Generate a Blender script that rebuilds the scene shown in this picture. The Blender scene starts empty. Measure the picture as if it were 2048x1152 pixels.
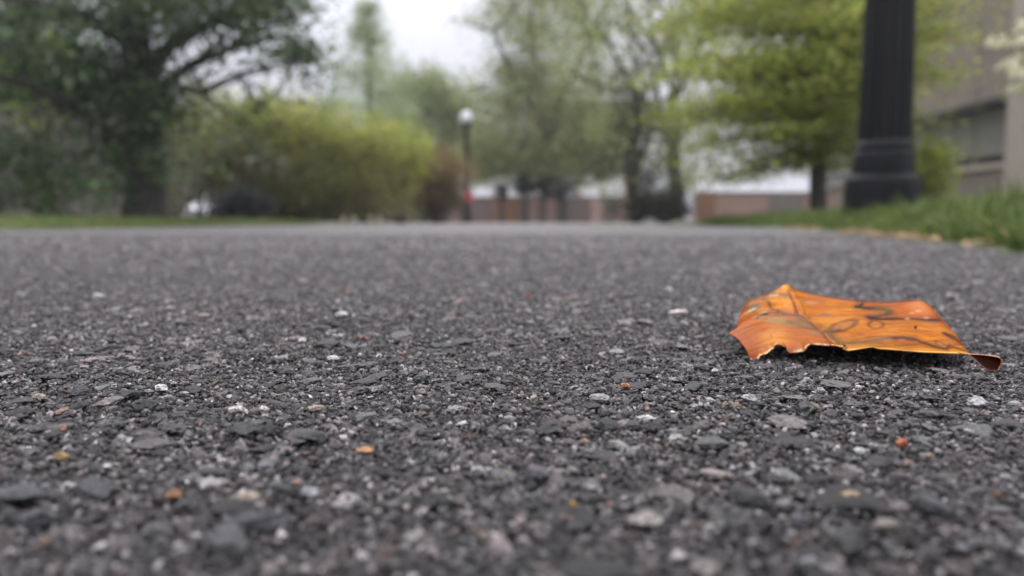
import bpy, bmesh, math, random
import numpy as np
from mathutils import Vector, Matrix

R = math.radians
SC = bpy.context.scene
COL = SC.collection
rs = np.random.RandomState

# ------------------------------------------------------------------ camera
CAMZ, FPX, PITCH = 0.05, 1479.0, R(5.14)
cam = bpy.data.cameras.new('camera')
cam_o = bpy.data.objects.new('camera', cam)
COL.objects.link(cam_o)
cam_o.location = (0, 0, CAMZ)
cam_o.rotation_euler = (R(90) - PITCH, 0, 0)
cam.sensor_width = 36
cam.lens = 36 * FPX / 2048
cam.clip_start = 0.005
cam.clip_end = 3000
cam.dof.use_dof = True
cam.dof.focus_distance = 0.226
cam.dof.aperture_fstop = 8.8
SC.camera = cam_o


def ray(px, py):
    """photo pixel -> world direction (Y component 1)"""
    dx, dy = (px - 1024) / FPX, (576 - py) / FPX
    c, s = math.cos(PITCH), math.sin(PITCH)
    d = np.array([dx, c + dy * s, -s + dy * c])
    return d / d[1]


def at(px, py, Y):
    d = ray(px, py)
    return np.array([0, 0, CAMZ]) + d * Y


def gpt(px, py, z=0.0):
    d = ray(px, py)
    return at(px, py, (z - CAMZ) / d[2])


# ------------------------------------------------------------------ mesh helpers
def link(o, parent=None):
    COL.objects.link(o)
    if parent is not None:
        o.parent = parent
    return o


def tag(o, label=None, cat=None, group=None, kind=None):
    if label: o['label'] = label
    if cat: o['category'] = cat
    if group: o['group'] = group
    if kind: o['kind'] = kind
    return o


def empty(name, loc, rz=0):
    o = bpy.data.objects.new(name, None)
    o.location = loc
    o.rotation_euler = (0, 0, rz)
    o.empty_display_size = 0.1
    return link(o)


def mesh_np(name, V, faces, mat, parent=None, col=None, smooth=False, mats=None, midx=None, local=True):
    """V (n,3); faces = array (m,k) or list of such; colours per vertex. Vertices are in world space and are
    moved into the parent's space."""
    V = np.asarray(V, dtype=np.float64)
    if parent is not None and local:
        o = parent
        rz = 0.0
        loc = np.zeros(3)
        p = parent
        M = Matrix.Identity(4)
        while p is not None:
            M = Matrix.LocRotScale(p.location, p.rotation_euler, p.scale) @ M
            p = p.parent
        Mi = np.array(M.inverted())
        V = V @ Mi[:3, :3].T + Mi[:3, 3]
    if not isinstance(faces, (list, tuple)):
        faces = [faces]
    faces = [np.asarray(f, dtype=np.int32) for f in faces if len(f)]
    me = bpy.data.meshes.new(name)
    me.vertices.add(len(V))
    me.vertices.foreach_set('co', V.astype(np.float32).ravel())
    nl = sum(f.size for f in faces)
    npoly = sum(len(f) for f in faces)
    me.loops.add(nl)
    me.loops.foreach_set('vertex_index', np.concatenate([f.ravel() for f in faces]))
    me.polygons.add(npoly)
    tot = np.concatenate([np.full(len(f), f.shape[1], np.int32) for f in faces])
    st = np.concatenate([[0], np.cumsum(tot)[:-1]]).astype(np.int32)
    me.polygons.foreach_set('loop_start', st)
    me.polygons.foreach_set('loop_total', tot)
    me.polygons.foreach_set('use_smooth', np.full(npoly, smooth, dtype=bool))
    if midx is not None:
        me.polygons.foreach_set('material_index', np.asarray(midx, np.int32))
    me.update(calc_edges=True)
    if col is not None:
        a = me.color_attributes.new('Col', 'FLOAT_COLOR', 'POINT')
        c4 = np.ones((len(V), 4), np.float32)
        c4[:, :3] = col
        a.data.foreach_set('color', c4.ravel())
    for m in (mats or [mat]):
        me.materials.append(m)
    o = bpy.data.objects.new(name, me)
    return link(o, parent)


class MB:
    """collects simple solids into one mesh"""
    def __init__(self):
        self.v, self.f = [], {3: [], 4: []}
        self.n = 0
        self.big = []

    def add(self, V, faces):
        V = np.asarray(V, float)
        for f in faces:
            f = [int(i) + self.n for i in f]
            if len(f) in (3, 4):
                self.f[len(f)].append(f)
            else:
                for k in range(1, len(f) - 1):
                    self.f[3].append([f[0], f[k], f[k + 1]])
        self.v.append(V)
        self.n += len(V)
        return self

    def box(self, a, b):
        (x0, y0, z0), (x1, y1, z1) = a, b
        V = [(x0, y0, z0), (x1, y0, z0), (x1, y1, z0), (x0, y1, z0), (x0, y0, z1), (x1, y0, z1), (x1, y1, z1), (x0, y1, z1)]
        return self.add(V, [(0, 3, 2, 1), (4, 5, 6, 7), (0, 1, 5, 4), (1, 2, 6, 5), (2, 3, 7, 6), (3, 0, 4, 7)])

    def lathe(self, prof, seg=32, c=(0, 0, 0), rot=0.0, flute=None, cap=True):
        """prof: list of (r,z). flute(theta)->radius factor"""
        th = np.arange(seg) / seg * 2 * np.pi + rot
        fl = np.ones(seg) if flute is None else flute(th)
        V = []
        for r, z in prof:
            V.append(np.stack([c[0] + r * fl * np.cos(th), c[1] + r * fl * np.sin(th), np.full(seg, c[2] + z)], 1))
        F = []
        for k in range(len(prof) - 1):
            for i in range(seg):
                j = (i + 1) % seg
                F.append((k * seg + i, k * seg + j, (k + 1) * seg + j, (k + 1) * seg + i))
        if cap:
            F.append(tuple(range(seg - 1, -1, -1)))
            F.append(tuple((len(prof) - 1) * seg + i for i in range(seg)))
        return self.add(np.concatenate(V), F)

    def tube(self, P, rad, seg=8):
        P = np.asarray(P, float)
        n = len(P)
        T = np.gradient(P, axis=0)
        T /= np.linalg.norm(T, axis=1)[:, None] + 1e-9
        ref = np.array([0.13, 0.97, 0.21])
        V = []
        for k in range(n):
            a = np.cross(T[k], ref); a /= np.linalg.norm(a) + 1e-9
            b = np.cross(T[k], a)
            th = np.arange(seg) / seg * 2 * np.pi
            V.append(P[k] + rad[k] * (np.cos(th)[:, None] * a + np.sin(th)[:, None] * b))
        F = []
        for k in range(n - 1):
            for i in range(seg):
                j = (i + 1) % seg
                F.append((k * seg + i, k * seg + j, (k + 1) * seg + j, (k + 1) * seg + i))
        F.append(tuple((n - 1) * seg + i for i in range(seg)))
        F.append(tuple(range(seg - 1, -1, -1)))
        return self.add(np.concatenate(V), F)

    def build(self, name, mat, parent=None, smooth=False, local=False):
        o = mesh_np(name, np.concatenate(self.v), [np.array(x) for x in self.f.values() if x], mat, parent, smooth=smooth, local=local)
        if smooth:
            o.data.set_sharp_from_angle(angle=R(38))
        return o


def ico(sub):
    bm = bmesh.new()
    bmesh.ops.create_icosphere(bm, subdivisions=sub, radius=1)
    bm.verts.index_update()
    V = np.array([v.co[:] for v in bm.verts])
    F = np.array([[v.index for v in f.verts] for f in bm.faces])
    bm.free()
    return V, F


# ------------------------------------------------------------------ materials
def new_mat(name):
    m = bpy.data.materials.new(name)
    m.use_nodes = True
    nt = m.node_tree
    return m, nt, nt.nodes['Principled BSDF'], nt.nodes['Material Output']


def N(nt, t, **kw):
    n = nt.nodes.new(t)
    for k, v in kw.items():
        if k in n.inputs:
            n.inputs[k].default_value = v
        else:
            setattr(n, k, v)
    return n


def noise(nt, scale, detail=4, rough=0.6, coord='Object'):
    tc = N(nt, 'ShaderNodeTexCoord')
    n = N(nt, 'ShaderNodeTexNoise', Scale=scale, Detail=detail, Roughness=rough)
    nt.links.new(tc.outputs[coord], n.inputs['Vector'])
    return n


def ramp(nt, src, stops):
    r = N(nt, 'ShaderNodeValToRGB')
    e = r.color_ramp.elements
    while len(e) < len(stops):
        e.new(0.5)
    for i, (p, c) in enumerate(stops):
        e[i].position = p
        e[i].color = (*c, 1) if len(c) == 3 else c
    nt.links.new(src, r.inputs['Fac'])
    return r


def plain(name, c, rough=0.7, var=0.25, scale=6.0, bump=0.0, bscale=60, spec=0.5, metal=0.0):
    m, nt, b, out = new_mat(name)
    n = noise(nt, scale, 6)
    c = np.array(c)
    r = ramp(nt, n.outputs['Fac'], [(0.3, tuple(c * (1 - var))), (0.7, tuple(np.minimum(c * (1 + var), 1)))])
    nt.links.new(r.outputs['Color'], b.inputs['Base Color'])
    b.inputs['Roughness'].default_value = rough
    b.inputs['Specular IOR Level'].default_value = spec
    b.inputs['Metallic'].default_value = metal
    if bump:
        n2 = noise(nt, bscale, 5)
        bp = N(nt, 'ShaderNodeBump', Strength=bump, Distance=0.01)
        nt.links.new(n2.outputs['Fac'], bp.inputs['Height'])
        nt.links.new(bp.outputs['Normal'], b.inputs['Normal'])
    return m


def leaf_mat(name, trans=0.35, gloss=0.04, rough=0.5):
    m, nt, b, out = new_mat(name)
    at_ = N(nt, 'ShaderNodeAttribute', attribute_name='Col')
    b.inputs['Roughness'].default_value = rough
    b.inputs['Specular IOR Level'].default_value = 0.25
    nt.links.new(at_.outputs['Color'], b.inputs['Base Color'])
    t = N(nt, 'ShaderNodeBsdfTranslucent')
    nt.links.new(at_.outputs['Color'], t.inputs['Color'])
    mx = N(nt, 'ShaderNodeMixShader')
    mx.inputs[0].default_value = trans
    nt.links.new(b.outputs[0], mx.inputs[1])
    nt.links.new(t.outputs[0], mx.inputs[2])
    nt.links.new(mx.outputs[0], out.inputs['Surface'])
    return m


def stone_mat():
    m, nt, b, out = new_mat('aggregate_stone')
    a = N(nt, 'ShaderNodeAttribute', attribute_name='Col')
    n = noise(nt, 900, 5, 0.7)
    r = ramp(nt, n.outputs['Fac'], [(0.30, (0.25,) * 3), (0.5, (0.85,) * 3), (0.62, (1.4,) * 3), (0.74, (2.3,) * 3)])
    mul = N(nt, 'ShaderNodeMix', data_type='RGBA', blend_type='MULTIPLY')
    mul.inputs[0].default_value = 1
    nt.links.new(a.outputs['Color'], mul.inputs[6])
    nt.links.new(r.outputs['Color'], mul.inputs[7])
    nt.links.new(mul.outputs[2], b.inputs['Base Color'])
    b.inputs['Roughness'].default_value = 0.55
    b.inputs['Specular IOR Level'].default_value = 0.45
    n2 = noise(nt, 1500, 6, 0.75)
    bp = N(nt, 'ShaderNodeBump', Strength=0.9, Distance=0.0006)
    nt.links.new(n2.outputs['Fac'], bp.inputs['Height'])
    nt.links.new(bp.outputs['Normal'], b.inputs['Normal'])
    return m


def asphalt_mat():
    m, nt, b, out = new_mat('asphalt_binder')
    tc = N(nt, 'ShaderNodeTexCoord')
    v = N(nt, 'ShaderNodeTexVoronoi', Scale=160.0)
    nt.links.new(tc.outputs['Object'], v.inputs['Vector'])
    sx = N(nt, 'ShaderNodeSeparateColor')
    nt.links.new(v.outputs['Color'], sx.inputs['Color'])
    r = ramp(nt, sx.outputs[0], [(0.0, (0.026, 0.023, 0.022)), (0.5, (0.070, 0.064, 0.063)), (0.85, (0.112, 0.104, 0.102)), (0.975, (0.19, 0.175, 0.17)), (1.0, (0.5, 0.48, 0.46))])
    n = noise(nt, 700, 5, 0.7)
    r2 = ramp(nt, n.outputs['Fac'], [(0.3, (0.4,) * 3), (0.7, (1.6,) * 3)])
    big = noise(nt, 3.0, 4)
    r3 = ramp(nt, big.outputs['Fac'], [(0.3, (0.85, 0.85, 0.87)), (0.7, (1.15, 1.13, 1.12))])
    mul = N(nt, 'ShaderNodeMix', data_type='RGBA', blend_type='MULTIPLY'); mul.inputs[0].default_value = 1
    mul2 = N(nt, 'ShaderNodeMix', data_type='RGBA', blend_type='MULTIPLY'); mul2.inputs[0].default_value = 1
    nt.links.new(r.outputs['Color'], mul.inputs[6]); nt.links.new(r2.outputs['Color'], mul.inputs[7])
    nt.links.new(mul.outputs[2], mul2.inputs[6]); nt.links.new(r3.outputs['Color'], mul2.inputs[7])
    nt.links.new(mul2.outputs[2], b.inputs['Base Color'])
    b.inputs['Roughness'].default_value = 0.6
    v2 = N(nt, 'ShaderNodeTexVoronoi', Scale=160.0)
    nt.links.new(tc.outputs['Object'], v2.inputs['Vector'])
    ad = N(nt, 'ShaderNodeMath', operation='MULTIPLY_ADD')
    ad.inputs[1].default_value = -1.2
    nt.links.new(v2.outputs['Distance'], ad.inputs[0])
    nt.links.new(n.outputs['Fac'], ad.inputs[2])
    bp = N(nt, 'ShaderNodeBump', Strength=0.8, Distance=0.0025)
    nt.links.new(ad.outputs[0], bp.inputs['Height'])
    nt.links.new(bp.outputs['Normal'], b.inputs['Normal'])
    return m


def brick_mat(name, c1, c2, mortar, scale=4.0):
    m, nt, b, out = new_mat(name)
    tc = N(nt, 'ShaderNodeTexCoord')
    sep = N(nt, 'ShaderNodeSeparateXYZ'); nt.links.new(tc.outputs['Object'], sep.inputs[0])
    add = N(nt, 'ShaderNodeMath', operation='ADD')
    nt.links.new(sep.outputs[0], add.inputs[0]); nt.links.new(sep.outputs[1], add.inputs[1])
    cmb = N(nt, 'ShaderNodeCombineXYZ')
    nt.links.new(add.outputs[0], cmb.inputs[0]); nt.links.new(sep.outputs[2], cmb.inputs[1])
    br = N(nt, 'ShaderNodeTexBrick', Scale=scale)
    br.inputs['Color1'].default_value = (*c1, 1); br.inputs['Color2'].default_value = (*c2, 1); br.inputs['Mortar'].default_value = (*mortar, 1)
    nt.links.new(cmb.outputs[0], br.inputs['Vector'])
    nt.links.new(br.outputs['Color'], b.inputs['Base Color'])
    b.inputs['Roughness'].default_value = 0.85
    return m


M = {}
M['stone'] = stone_mat()
M['asphalt'] = asphalt_mat()
M['leafy'] = leaf_mat('foliage_leaf', 0.5)
M['grass'] = leaf_mat('grass_blade', 0.3)
M['petal'] = leaf_mat('petal', 0.45)
M['bark'] = plain('bark_dark', (0.055, 0.05, 0.045), 0.9, 0.4, 12, 0.6, 40)
M['bark_grey'] = plain('bark_grey', (0.09, 0.085, 0.078), 0.9, 0.4, 12, 0.6, 40)
M['twig'] = plain('twig_brown', (0.09, 0.065, 0.05), 0.9, 0.3, 12)
M['soil'] = plain('soil_and_grass', (0.075, 0.085, 0.04), 0.95, 0.5, 9, 0.5, 60)
M['ground'] = plain('far_ground', (0.1, 0.1, 0.085), 0.95, 0.3, 0.3)
M['paving'] = brick_mat('plaza_paving', (0.24, 0.19, 0.16), (0.28, 0.23, 0.2), (0.2, 0.18, 0.16), 3)
M['brick_mauve'] = brick_mat('brick_mauve', (0.2, 0.15, 0.13), (0.25, 0.185, 0.16), (0.26, 0.22, 0.2))
M['brick_orange'] = brick_mat('brick_orange', (0.31, 0.155, 0.09), (0.36, 0.19, 0.115), (0.34, 0.22, 0.16))
M['brick_pink'] = brick_mat('brick_pale', (0.45, 0.29, 0.24), (0.5, 0.34, 0.28), (0.45, 0.36, 0.32))
M['cap'] = plain('stone_cap', (0.27, 0.24, 0.22), 0.8, 0.15)
M['iron'] = plain('black_painted_iron', (0.004, 0.0045, 0.005), 0.32, 0.3, 20, 0.2, 120, 0.22)
M['globe'] = plain('white_lamp_glass', (0.86, 0.86, 0.88), 0.15, 0.03, 3)
M['concrete'] = plain('tan_concrete', (0.225, 0.188, 0.155), 0.85, 0.12, 1.2, 0.3, 30)
M['concrete_pale'] = plain('pale_concrete', (0.37, 0.315, 0.26), 0.85, 0.08, 1.2, 0.3, 30)
M['concrete_dark'] = plain('dark_trim_and_shade', (0.03, 0.03, 0.03), 0.7, 0.2)  # joints and roof; also the painted shade under the overhang
M['window'] = plain('window_glass', (0.20, 0.20, 0.165), 0.45, 0.1, 0.6, spec=0.4)
M['darkglass'] = plain('dark_window_glass', (0.02, 0.022, 0.025), 0.1, 0.1, 0.6)
M['render'] = plain('cream_render', (0.55, 0.47, 0.33), 0.85, 0.08, 1.0)
M['wall_brown'] = plain('brown_render', (0.17, 0.145, 0.13), 0.9, 0.2, 0.8)
M['red'] = plain('red_enamel', (0.62, 0.03, 0.10), 0.4, 0.1)
M['white_paint'] = plain('white_car_paint', (0.82, 0.82, 0.84), 0.2, 0.02)
M['rubber'] = plain('tyre_rubber', (0.02, 0.02, 0.02), 0.8, 0.2)
M['chrome'] = plain('bright_metal', (0.6, 0.6, 0.62), 0.25, 0.05, metal=1.0)
M['stake'] = plain('pale_timber', (0.42, 0.38, 0.27), 0.8, 0.15, 20)

# ------------------------------------------------------------------ sky and light
world = bpy.data.worlds.new('World')
SC.world = world
world.use_nodes = True
nt = world.node_tree
bg = nt.nodes['Background']
sky = N(nt, 'ShaderNodeTexSky', sky_type='NISHITA')
sky.sun_disc = False
SUN_EL, SUN_AZ = 62.0, 20.0        # azimuth measured from +Y towards +X
sky.sun_elevation = R(SUN_EL)
sky.sun_rotation = R(SUN_AZ)
sky.air_density = 1.0
sky.dust_density = 4.0
hs = N(nt, 'ShaderNodeHueSaturation', Saturation=0.14, Value=1.0)
nt.links.new(sky.outputs[0], hs.inputs['Color'])
tc = N(nt, 'ShaderNodeTexCoord')
cl = N(nt, 'ShaderNodeTexNoise', Scale=2.2, Detail=5, Roughness=0.5)
nt.links.new(tc.outputs['Generated'], cl.inputs['Vector'])
cr = ramp(nt, cl.outputs['Fac'], [(0.3, (7.7, 7.75, 9.0)), (0.7, (9.8, 9.8, 11.0))])
mx = N(nt, 'ShaderNodeMix', data_type='RGBA')
mx.inputs[0].default_value = 0.75
nt.links.new(hs.outputs[0], mx.inputs[6])
nt.links.new(cr.outputs[0], mx.inputs[7])
# an overcast sky is brighter overhead than at the horizon
sp = N(nt, 'ShaderNodeSeparateXYZ'); nt.links.new(tc.outputs['Generated'], sp.inputs[0])
gr = N(nt, 'ShaderNodeMapRange'); gr.inputs['From Min'].default_value = 0.12; gr.inputs['From Max'].default_value = 0.9
gr.inputs['To Min'].default_value = 0.73; gr.inputs['To Max'].default_value = 2.3
nt.links.new(sp.outputs['Z'], gr.inputs['Value'])
vm = N(nt, 'ShaderNodeVectorMath', operation='SCALE')
nt.links.new(mx.outputs[2], vm.inputs[0]); nt.links.new(gr.outputs[0], vm.inputs['Scale'])
nt.links.new(vm.outputs[0], bg.inputs['Color'])
bg.inputs['Strength'].default_value = 0.1

sun = bpy.data.lights.new('sun', 'SUN')
sun.energy = 1.5
sun.angle = R(25)
sun.color = (1.0, 0.97, 0.93)
so = link(bpy.data.objects.new('sun', sun))
e, a = R(SUN_EL), R(SUN_AZ)
dvec = Vector((math.sin(a) * math.cos(e), math.cos(a) * math.cos(e), math.sin(e)))
so.rotation_euler = dvec.to_track_quat('Z', 'Y').to_euler()
so.location = (0, 0, 30)

# ------------------------------------------------------------------ ground outlines
XR_Y = np.array([-3, 0.0, 1.155, 1.68, 2.74, 4.93, 8.2, 12.5])
XR_X = np.array([0.42, 0.47, 0.80, 1.0, 1.345, 1.92, 2.36, 2.6])


def xr(y):
    return np.interp(y, XR_Y, XR_X) + 0.012 * np.sin(y * 9.1) + 0.008 * np.sin(y * 23.7 + 1)


def xl(y):
    return np.interp(y, [-3, 4.3, 8.2, 10, 12.5], [-2.95, -3.0, -3.3, -3.0, -2.6]) + 0.02 * np.sin(y * 5.3)


def vnoise(x, y, seed=0, octaves=4, f0=1.0):
    """cheap smooth value noise, about -1..1"""
    r = rs(seed)
    tot = np.zeros_like(x); amp = 1.0; f = f0; s = 0
    for o in range(octaves):
        G = r.rand(64, 64) * 2 - 1
        xi = x * f + 17.3 * o; yi = y * f + 5.1 * o
        x0 = np.floor(xi).astype(int); y0 = np.floor(yi).astype(int)
        tx = xi - x0; ty = yi - y0
        tx = tx * tx * (3 - 2 * tx); ty = ty * ty * (3 - 2 * ty)
        g = lambda i, j: G[i % 64, j % 64]
        tot += amp * ((g(x0, y0) * (1 - tx) + g(x0 + 1, y0) * tx) * (1 - ty) + (g(x0, y0 + 1) * (1 - tx) + g(x0 + 1, y0 + 1) * tx) * ty)
        s += amp; amp *= 0.55; f *= 2.1
    return tot / s


def grid_faces(nx, ny):
    i = np.arange(nx - 1); j = np.arange(ny - 1)
    I, J = np.meshgrid(i, j)
    a = (J * nx + I).ravel()
    return np.stack([a, a + 1, a + nx + 1, a + nx], 1)


def rise(y):
    """the path climbs very slightly away from the camera"""
    return 0.0 * y


# path: one sheet, fine near the camera
xs = np.concatenate([np.arange(-4, -0.9, 0.1), np.arange(-0.9, -0.55, 0.01), np.arange(-0.55, 0.55, 0.0026), np.arange(0.55, 0.9, 0.01), np.arange(0.9, 3.2, 0.06)])
ys = np.concatenate([np.arange(-3, 0.0, 0.15), np.arange(0.0, 0.72, 0.0026), np.arange(0.72, 1.6, 0.012), np.arange(1.6, 4, 0.05), np.arange(4, 12.6, 0.2)])
Xg, Yg = np.meshgrid(xs, ys)
XRg, XLg = xr(Yg), xl(Yg)
Xc = np.clip(Xg, XLg, XRg)
near = np.clip(1 - np.maximum(np.abs(Xc) - 0.5, 0) / 0.3, 0, 1) * np.clip(1 - np.maximum(np.abs(Yg - 0.35) - 0.35, 0) / 0.6, 0, 1)
Zg = -0.0022 + 0.0012 * near * vnoise(Xc, Yg, 3, 3, 420) + 0.0007 * vnoise(Xc, Yg, 5, 3, 22)
F = grid_faces(len(xs), len(ys))
Xf = Xc.ravel()
ok = (np.abs(Xf[F[:, 0]] - Xf[F[:, 1]]) > 1e-6) | (np.abs(Xf[F[:, 2]] - Xf[F[:, 3]]) > 1e-6)
path = mesh_np('path', np.stack([Xf, Yg.ravel(), Zg.ravel()], 1), F[ok], M['asphalt'], smooth=True)
tag(path, 'dark grey worn asphalt path with exposed stone aggregate', kind='structure')

# ------------------------------------------------------------------ aggregate
PI2 = 2 * np.pi


def stone_shapes(sub, n, seed, cuts=9):
    V0, F0 = ico(sub)
    r = rs(seed)
    out = []
    for k in range(n):
        V = V0 * (1 + (0.24 if sub == 1 else 0.12) * r.randn(len(V0), 1))
        for c in range(cuts):
            nn = r.randn(3); nn /= np.linalg.norm(nn)
            d = r.uniform(0.45, 0.85)
            p = V @ nn
            V = V - np.maximum(p - d, 0)[:, None] * nn * 0.94
        V = V + 0.045 * r.randn(*V.shape)
        V /= np.abs(V).max()
        out.append(V)
    return out, F0


def scatter(P, rad, cols, sub, seed, flat=(0.35, 0.75), tilt=0.28, ztop=None, nshape=14):
    """many stones in one pair of arrays. P (n,2) centres, rad (n,)"""
    r = rs(seed)
    shapes, F0 = stone_shapes(sub, nshape, seed + 7)
    n = len(P)
    nv = len(shapes[0])
    S = np.stack(shapes)[r.randint(0, nshape, n)]               # n,nv,3
    sc = np.stack([rad * r.uniform(0.85, 1.3, n), rad * r.uniform(0.6, 1.0, n), rad * r.uniform(flat[0], flat[1], n)], 1)
    # random pre-rotation about z and x so facets differ
    S = S * sc[:, None, :]
    th = r.uniform(0, PI2, n); tx = r.randn(n) * tilt; ty = r.randn(n) * tilt
    c, s = np.cos(tx)[:, None], np.sin(tx)[:, None]
    y = S[:, :, 1] * c - S[:, :, 2] * s; z = S[:, :, 1] * s + S[:, :, 2] * c; x = S[:, :, 0]
    c, s = np.cos(ty)[:, None], np.sin(ty)[:, None]
    x, z = x * c + z * s, -x * s + z * c
    c, s = np.cos(th)[:, None], np.sin(th)[:, None]
    x, y = x * c - y * s, x * s + y * c
    top = z.max(1)
    zt = ztop if ztop is not None else np.zeros(n)
    V = np.stack([x + P[:, 0][:, None], y + P[:, 1][:, None], z + (zt - top)[:, None]], 2).reshape(-1, 3)
    F = (F0[None] + (np.arange(n) * nv)[:, None, None]).reshape(-1, 3)
    C = np.repeat(cols, nv, axis=0)
    return V, F, C


def stone_cols(n, seed, pale=0.04, warm=0.03, base=0.075):
    r = rs(seed)
    g = base * np.exp(np.clip(r.randn(n), -2, 1.8) * 0.82 - 0.12)
    c = np.stack([g, g, g], 1) * (1 + 0.02 * r.randn(n, 3))
    c *= np.where(r.rand(n, 1) < 0.3, [[1.10, 1.06, 1.03]], [[1.24, 1.08, 1.03]])
    k = r.rand(n)
    m = k < pale
    c[m] = np.array([0.44, 0.41, 0.40]) * r.uniform(0.6, 1.5, (m.sum(), 1))
    m = (k > pale) & (k < pale + warm)
    c[m] = np.array([0.25, 0.15, 0.10]) * r.uniform(0.35, 1.0, (m.sum(), 1)) * (1 + 0.08 * r.randn(m.sum(), 3))
    return np.clip(c, 0.008, 0.8)


def jgrid(x0, x1, y0, y1, sp, seed, keep=1.0):
    r = rs(seed)
    X, Y = np.meshgrid(np.arange(x0, x1, sp), np.arange(y0, y1, sp))
    P = np.stack([X.ravel(), Y.ravel()], 1)
    P += r.uniform(-0.55, 0.55, P.shape) * sp
    if keep < 1:
        P = P[r.rand(len(P)) < keep]
    return P[(P[:, 0] < xr(P[:, 1]) - 0.015)]


VV, FF, CC = [], [], []
nv_tot = 0


def add_stones(V, F, C):
    global nv_tot
    VV.append(V); FF.append(F + nv_tot); CC.append(C); nv_tot += len(V)


# large stones
P = jgrid(-0.9, 0.9, 0.03, 0.95, 0.0135, 11, 0.5)
P = P[np.abs(P[:, 0]) < P[:, 1] + 0.3]
r = rs(12); rad = np.clip(np.exp(r.randn(len(P)) * 0.32) * 0.0045, 0.0024, 0.0085)
add_stones(*scatter(P, rad, stone_cols(len(P), 13, 0.002, 0.004, 0.050), 3, 14, (0.16, 0.36), 0.09, r.randn(len(P)) * 0.0004 + 0.0002))
# medium stones
P = jgrid(-0.85, 0.85, 0.03, 0.85, 0.0056, 21, 0.6)
inw = np.abs(P[:, 0]) < 0.76 * P[:, 1] + 0.05
P1 = P[inw & (P[:, 1] < 0.5)]
P2 = P[(~inw) & (np.abs(P[:, 0]) < P[:, 1] + 0.3) | (inw & (P[:, 1] >= 0.5))]
for Pk, sub, sd in ((P1, 2, 31), (P2, 1, 41)):
    r = rs(sd); rad = np.clip(np.exp(r.randn(len(Pk)) * 0.3) * 0.0024, 0.0012, 0.0045)
    add_stones(*scatter(Pk, rad, stone_cols(len(Pk), sd + 1, 0.007, 0.010, 0.064), sub, sd + 2, (0.3, 0.7), 0.28, r.randn(len(Pk)) * 0.00045 - 0.0004))
# fines
P = jgrid(-0.6, 0.6, 0.06, 0.74, 0.00155, 51, 0.97)
P = P[np.abs(P[:, 0]) < 0.76 * P[:, 1] + 0.03]
r = rs(52); rad = np.clip(np.exp(r.randn(len(P)) * 0.42) * 0.00080, 0.00035, 0.0020)
add_stones(*scatter(P, rad, stone_cols(len(P), 53, 0.034, 0.008, 0.070), 1, 54, (0.4, 0.85), 0.4, r.randn(len(P)) * 0.00042 - 0.0006))
# the same crumb, a little coarser, beside and beyond that
P = jgrid(-1.3, 1.05, 0.0, 1.5, 0.0026, 57, 0.95)
P = P[rs(56).rand(len(P)) < np.clip((1.5 - P[:, 1]) / 0.75, 0, 1)]
P = P[(np.abs(P[:, 0]) < np.minimum(0.9 * P[:, 1] + 0.32, 0.78 * P[:, 1] + 0.42)) & ~((np.abs(P[:, 0]) < 0.76 * P[:, 1] + 0.025) & (P[:, 1] > 0.06) & (P[:, 1] < 0.735))]
r = rs(58); rad = np.clip(np.exp(r.randn(len(P)) * 0.4) * 0.00125, 0.0005, 0.0028)
add_stones(*scatter(P, rad, stone_cols(len(P), 59, 0.03, 0.008, 0.070), 1, 60, (0.4, 0.85), 0.4, r.randn(len(P)) * 0.00042 - 0.0005))
# farther stones
P = jgrid(-2.2, 2.2, 0.85, 3.0, 0.0125, 61, 0.8)
P = P[np.abs(P[:, 0]) < 0.76 * P[:, 1] + 0.1]
r = rs(62); rad = np.clip(np.exp(r.randn(len(P)) * 0.35) * 0.0042, 0.002, 0.009)
add_stones(*scatter(P, rad, stone_cols(len(P), 63, 0.010, 0.012, 0.078), 1, 64, (0.4, 0.8), 0.25, r.randn(len(P)) * 0.0006))
# notable dark flat stones seen in the photo: pixel, width px, tone
DARK = [(293, 808, 64, .045), (160, 783, 46, .06), (262, 790, 60, .07), (40, 990, 95, .10), (455, 1090, 110, .12), (1215, 852, 60, .05), (1075, 950, 84, .13), (660, 686, 90, .06),
        (1465, 780, 40, .055), (1390, 775, 70, .07), (1610, 815, 80, .075), (540, 862, 80, .08), (480, 862, 90, .06), (620, 880, 70, .055), (1110, 855, 90, .08), (200, 980, 110, .09),
        (505, 1045, 110, .11), (845, 757, 52, .12), (1690, 1090, 90, .06), (1880, 1020, 100, .09), (1500, 1000, 100, .06), (720, 640, 70, .06), (560, 985, 50, .08), (75, 1040, 80, .12)]
Pd = np.array([gpt(x, y)[:2] for x, y, w, t in DARK])
rd = np.array([w / 2 * math.hypot(*gpt(x, y)[:2]) / FPX for x, y, w, t in DARK])
t_ = 0.6
cd = np.array([[t * t_, t * t_, t * t_ * 1.01] for x, y, w, t in DARK])
add_stones(*scatter(Pd, rd, cd, 3, 71, (0.35, 0.5), 0.12, np.full(len(Pd), 0.0018)))
agg = mesh_np('aggregate', np.concatenate(VV), np.concatenate(FF), M['stone'], path, np.concatenate(CC))
tag(agg, kind='stuff')
del VV, FF, CC

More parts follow.
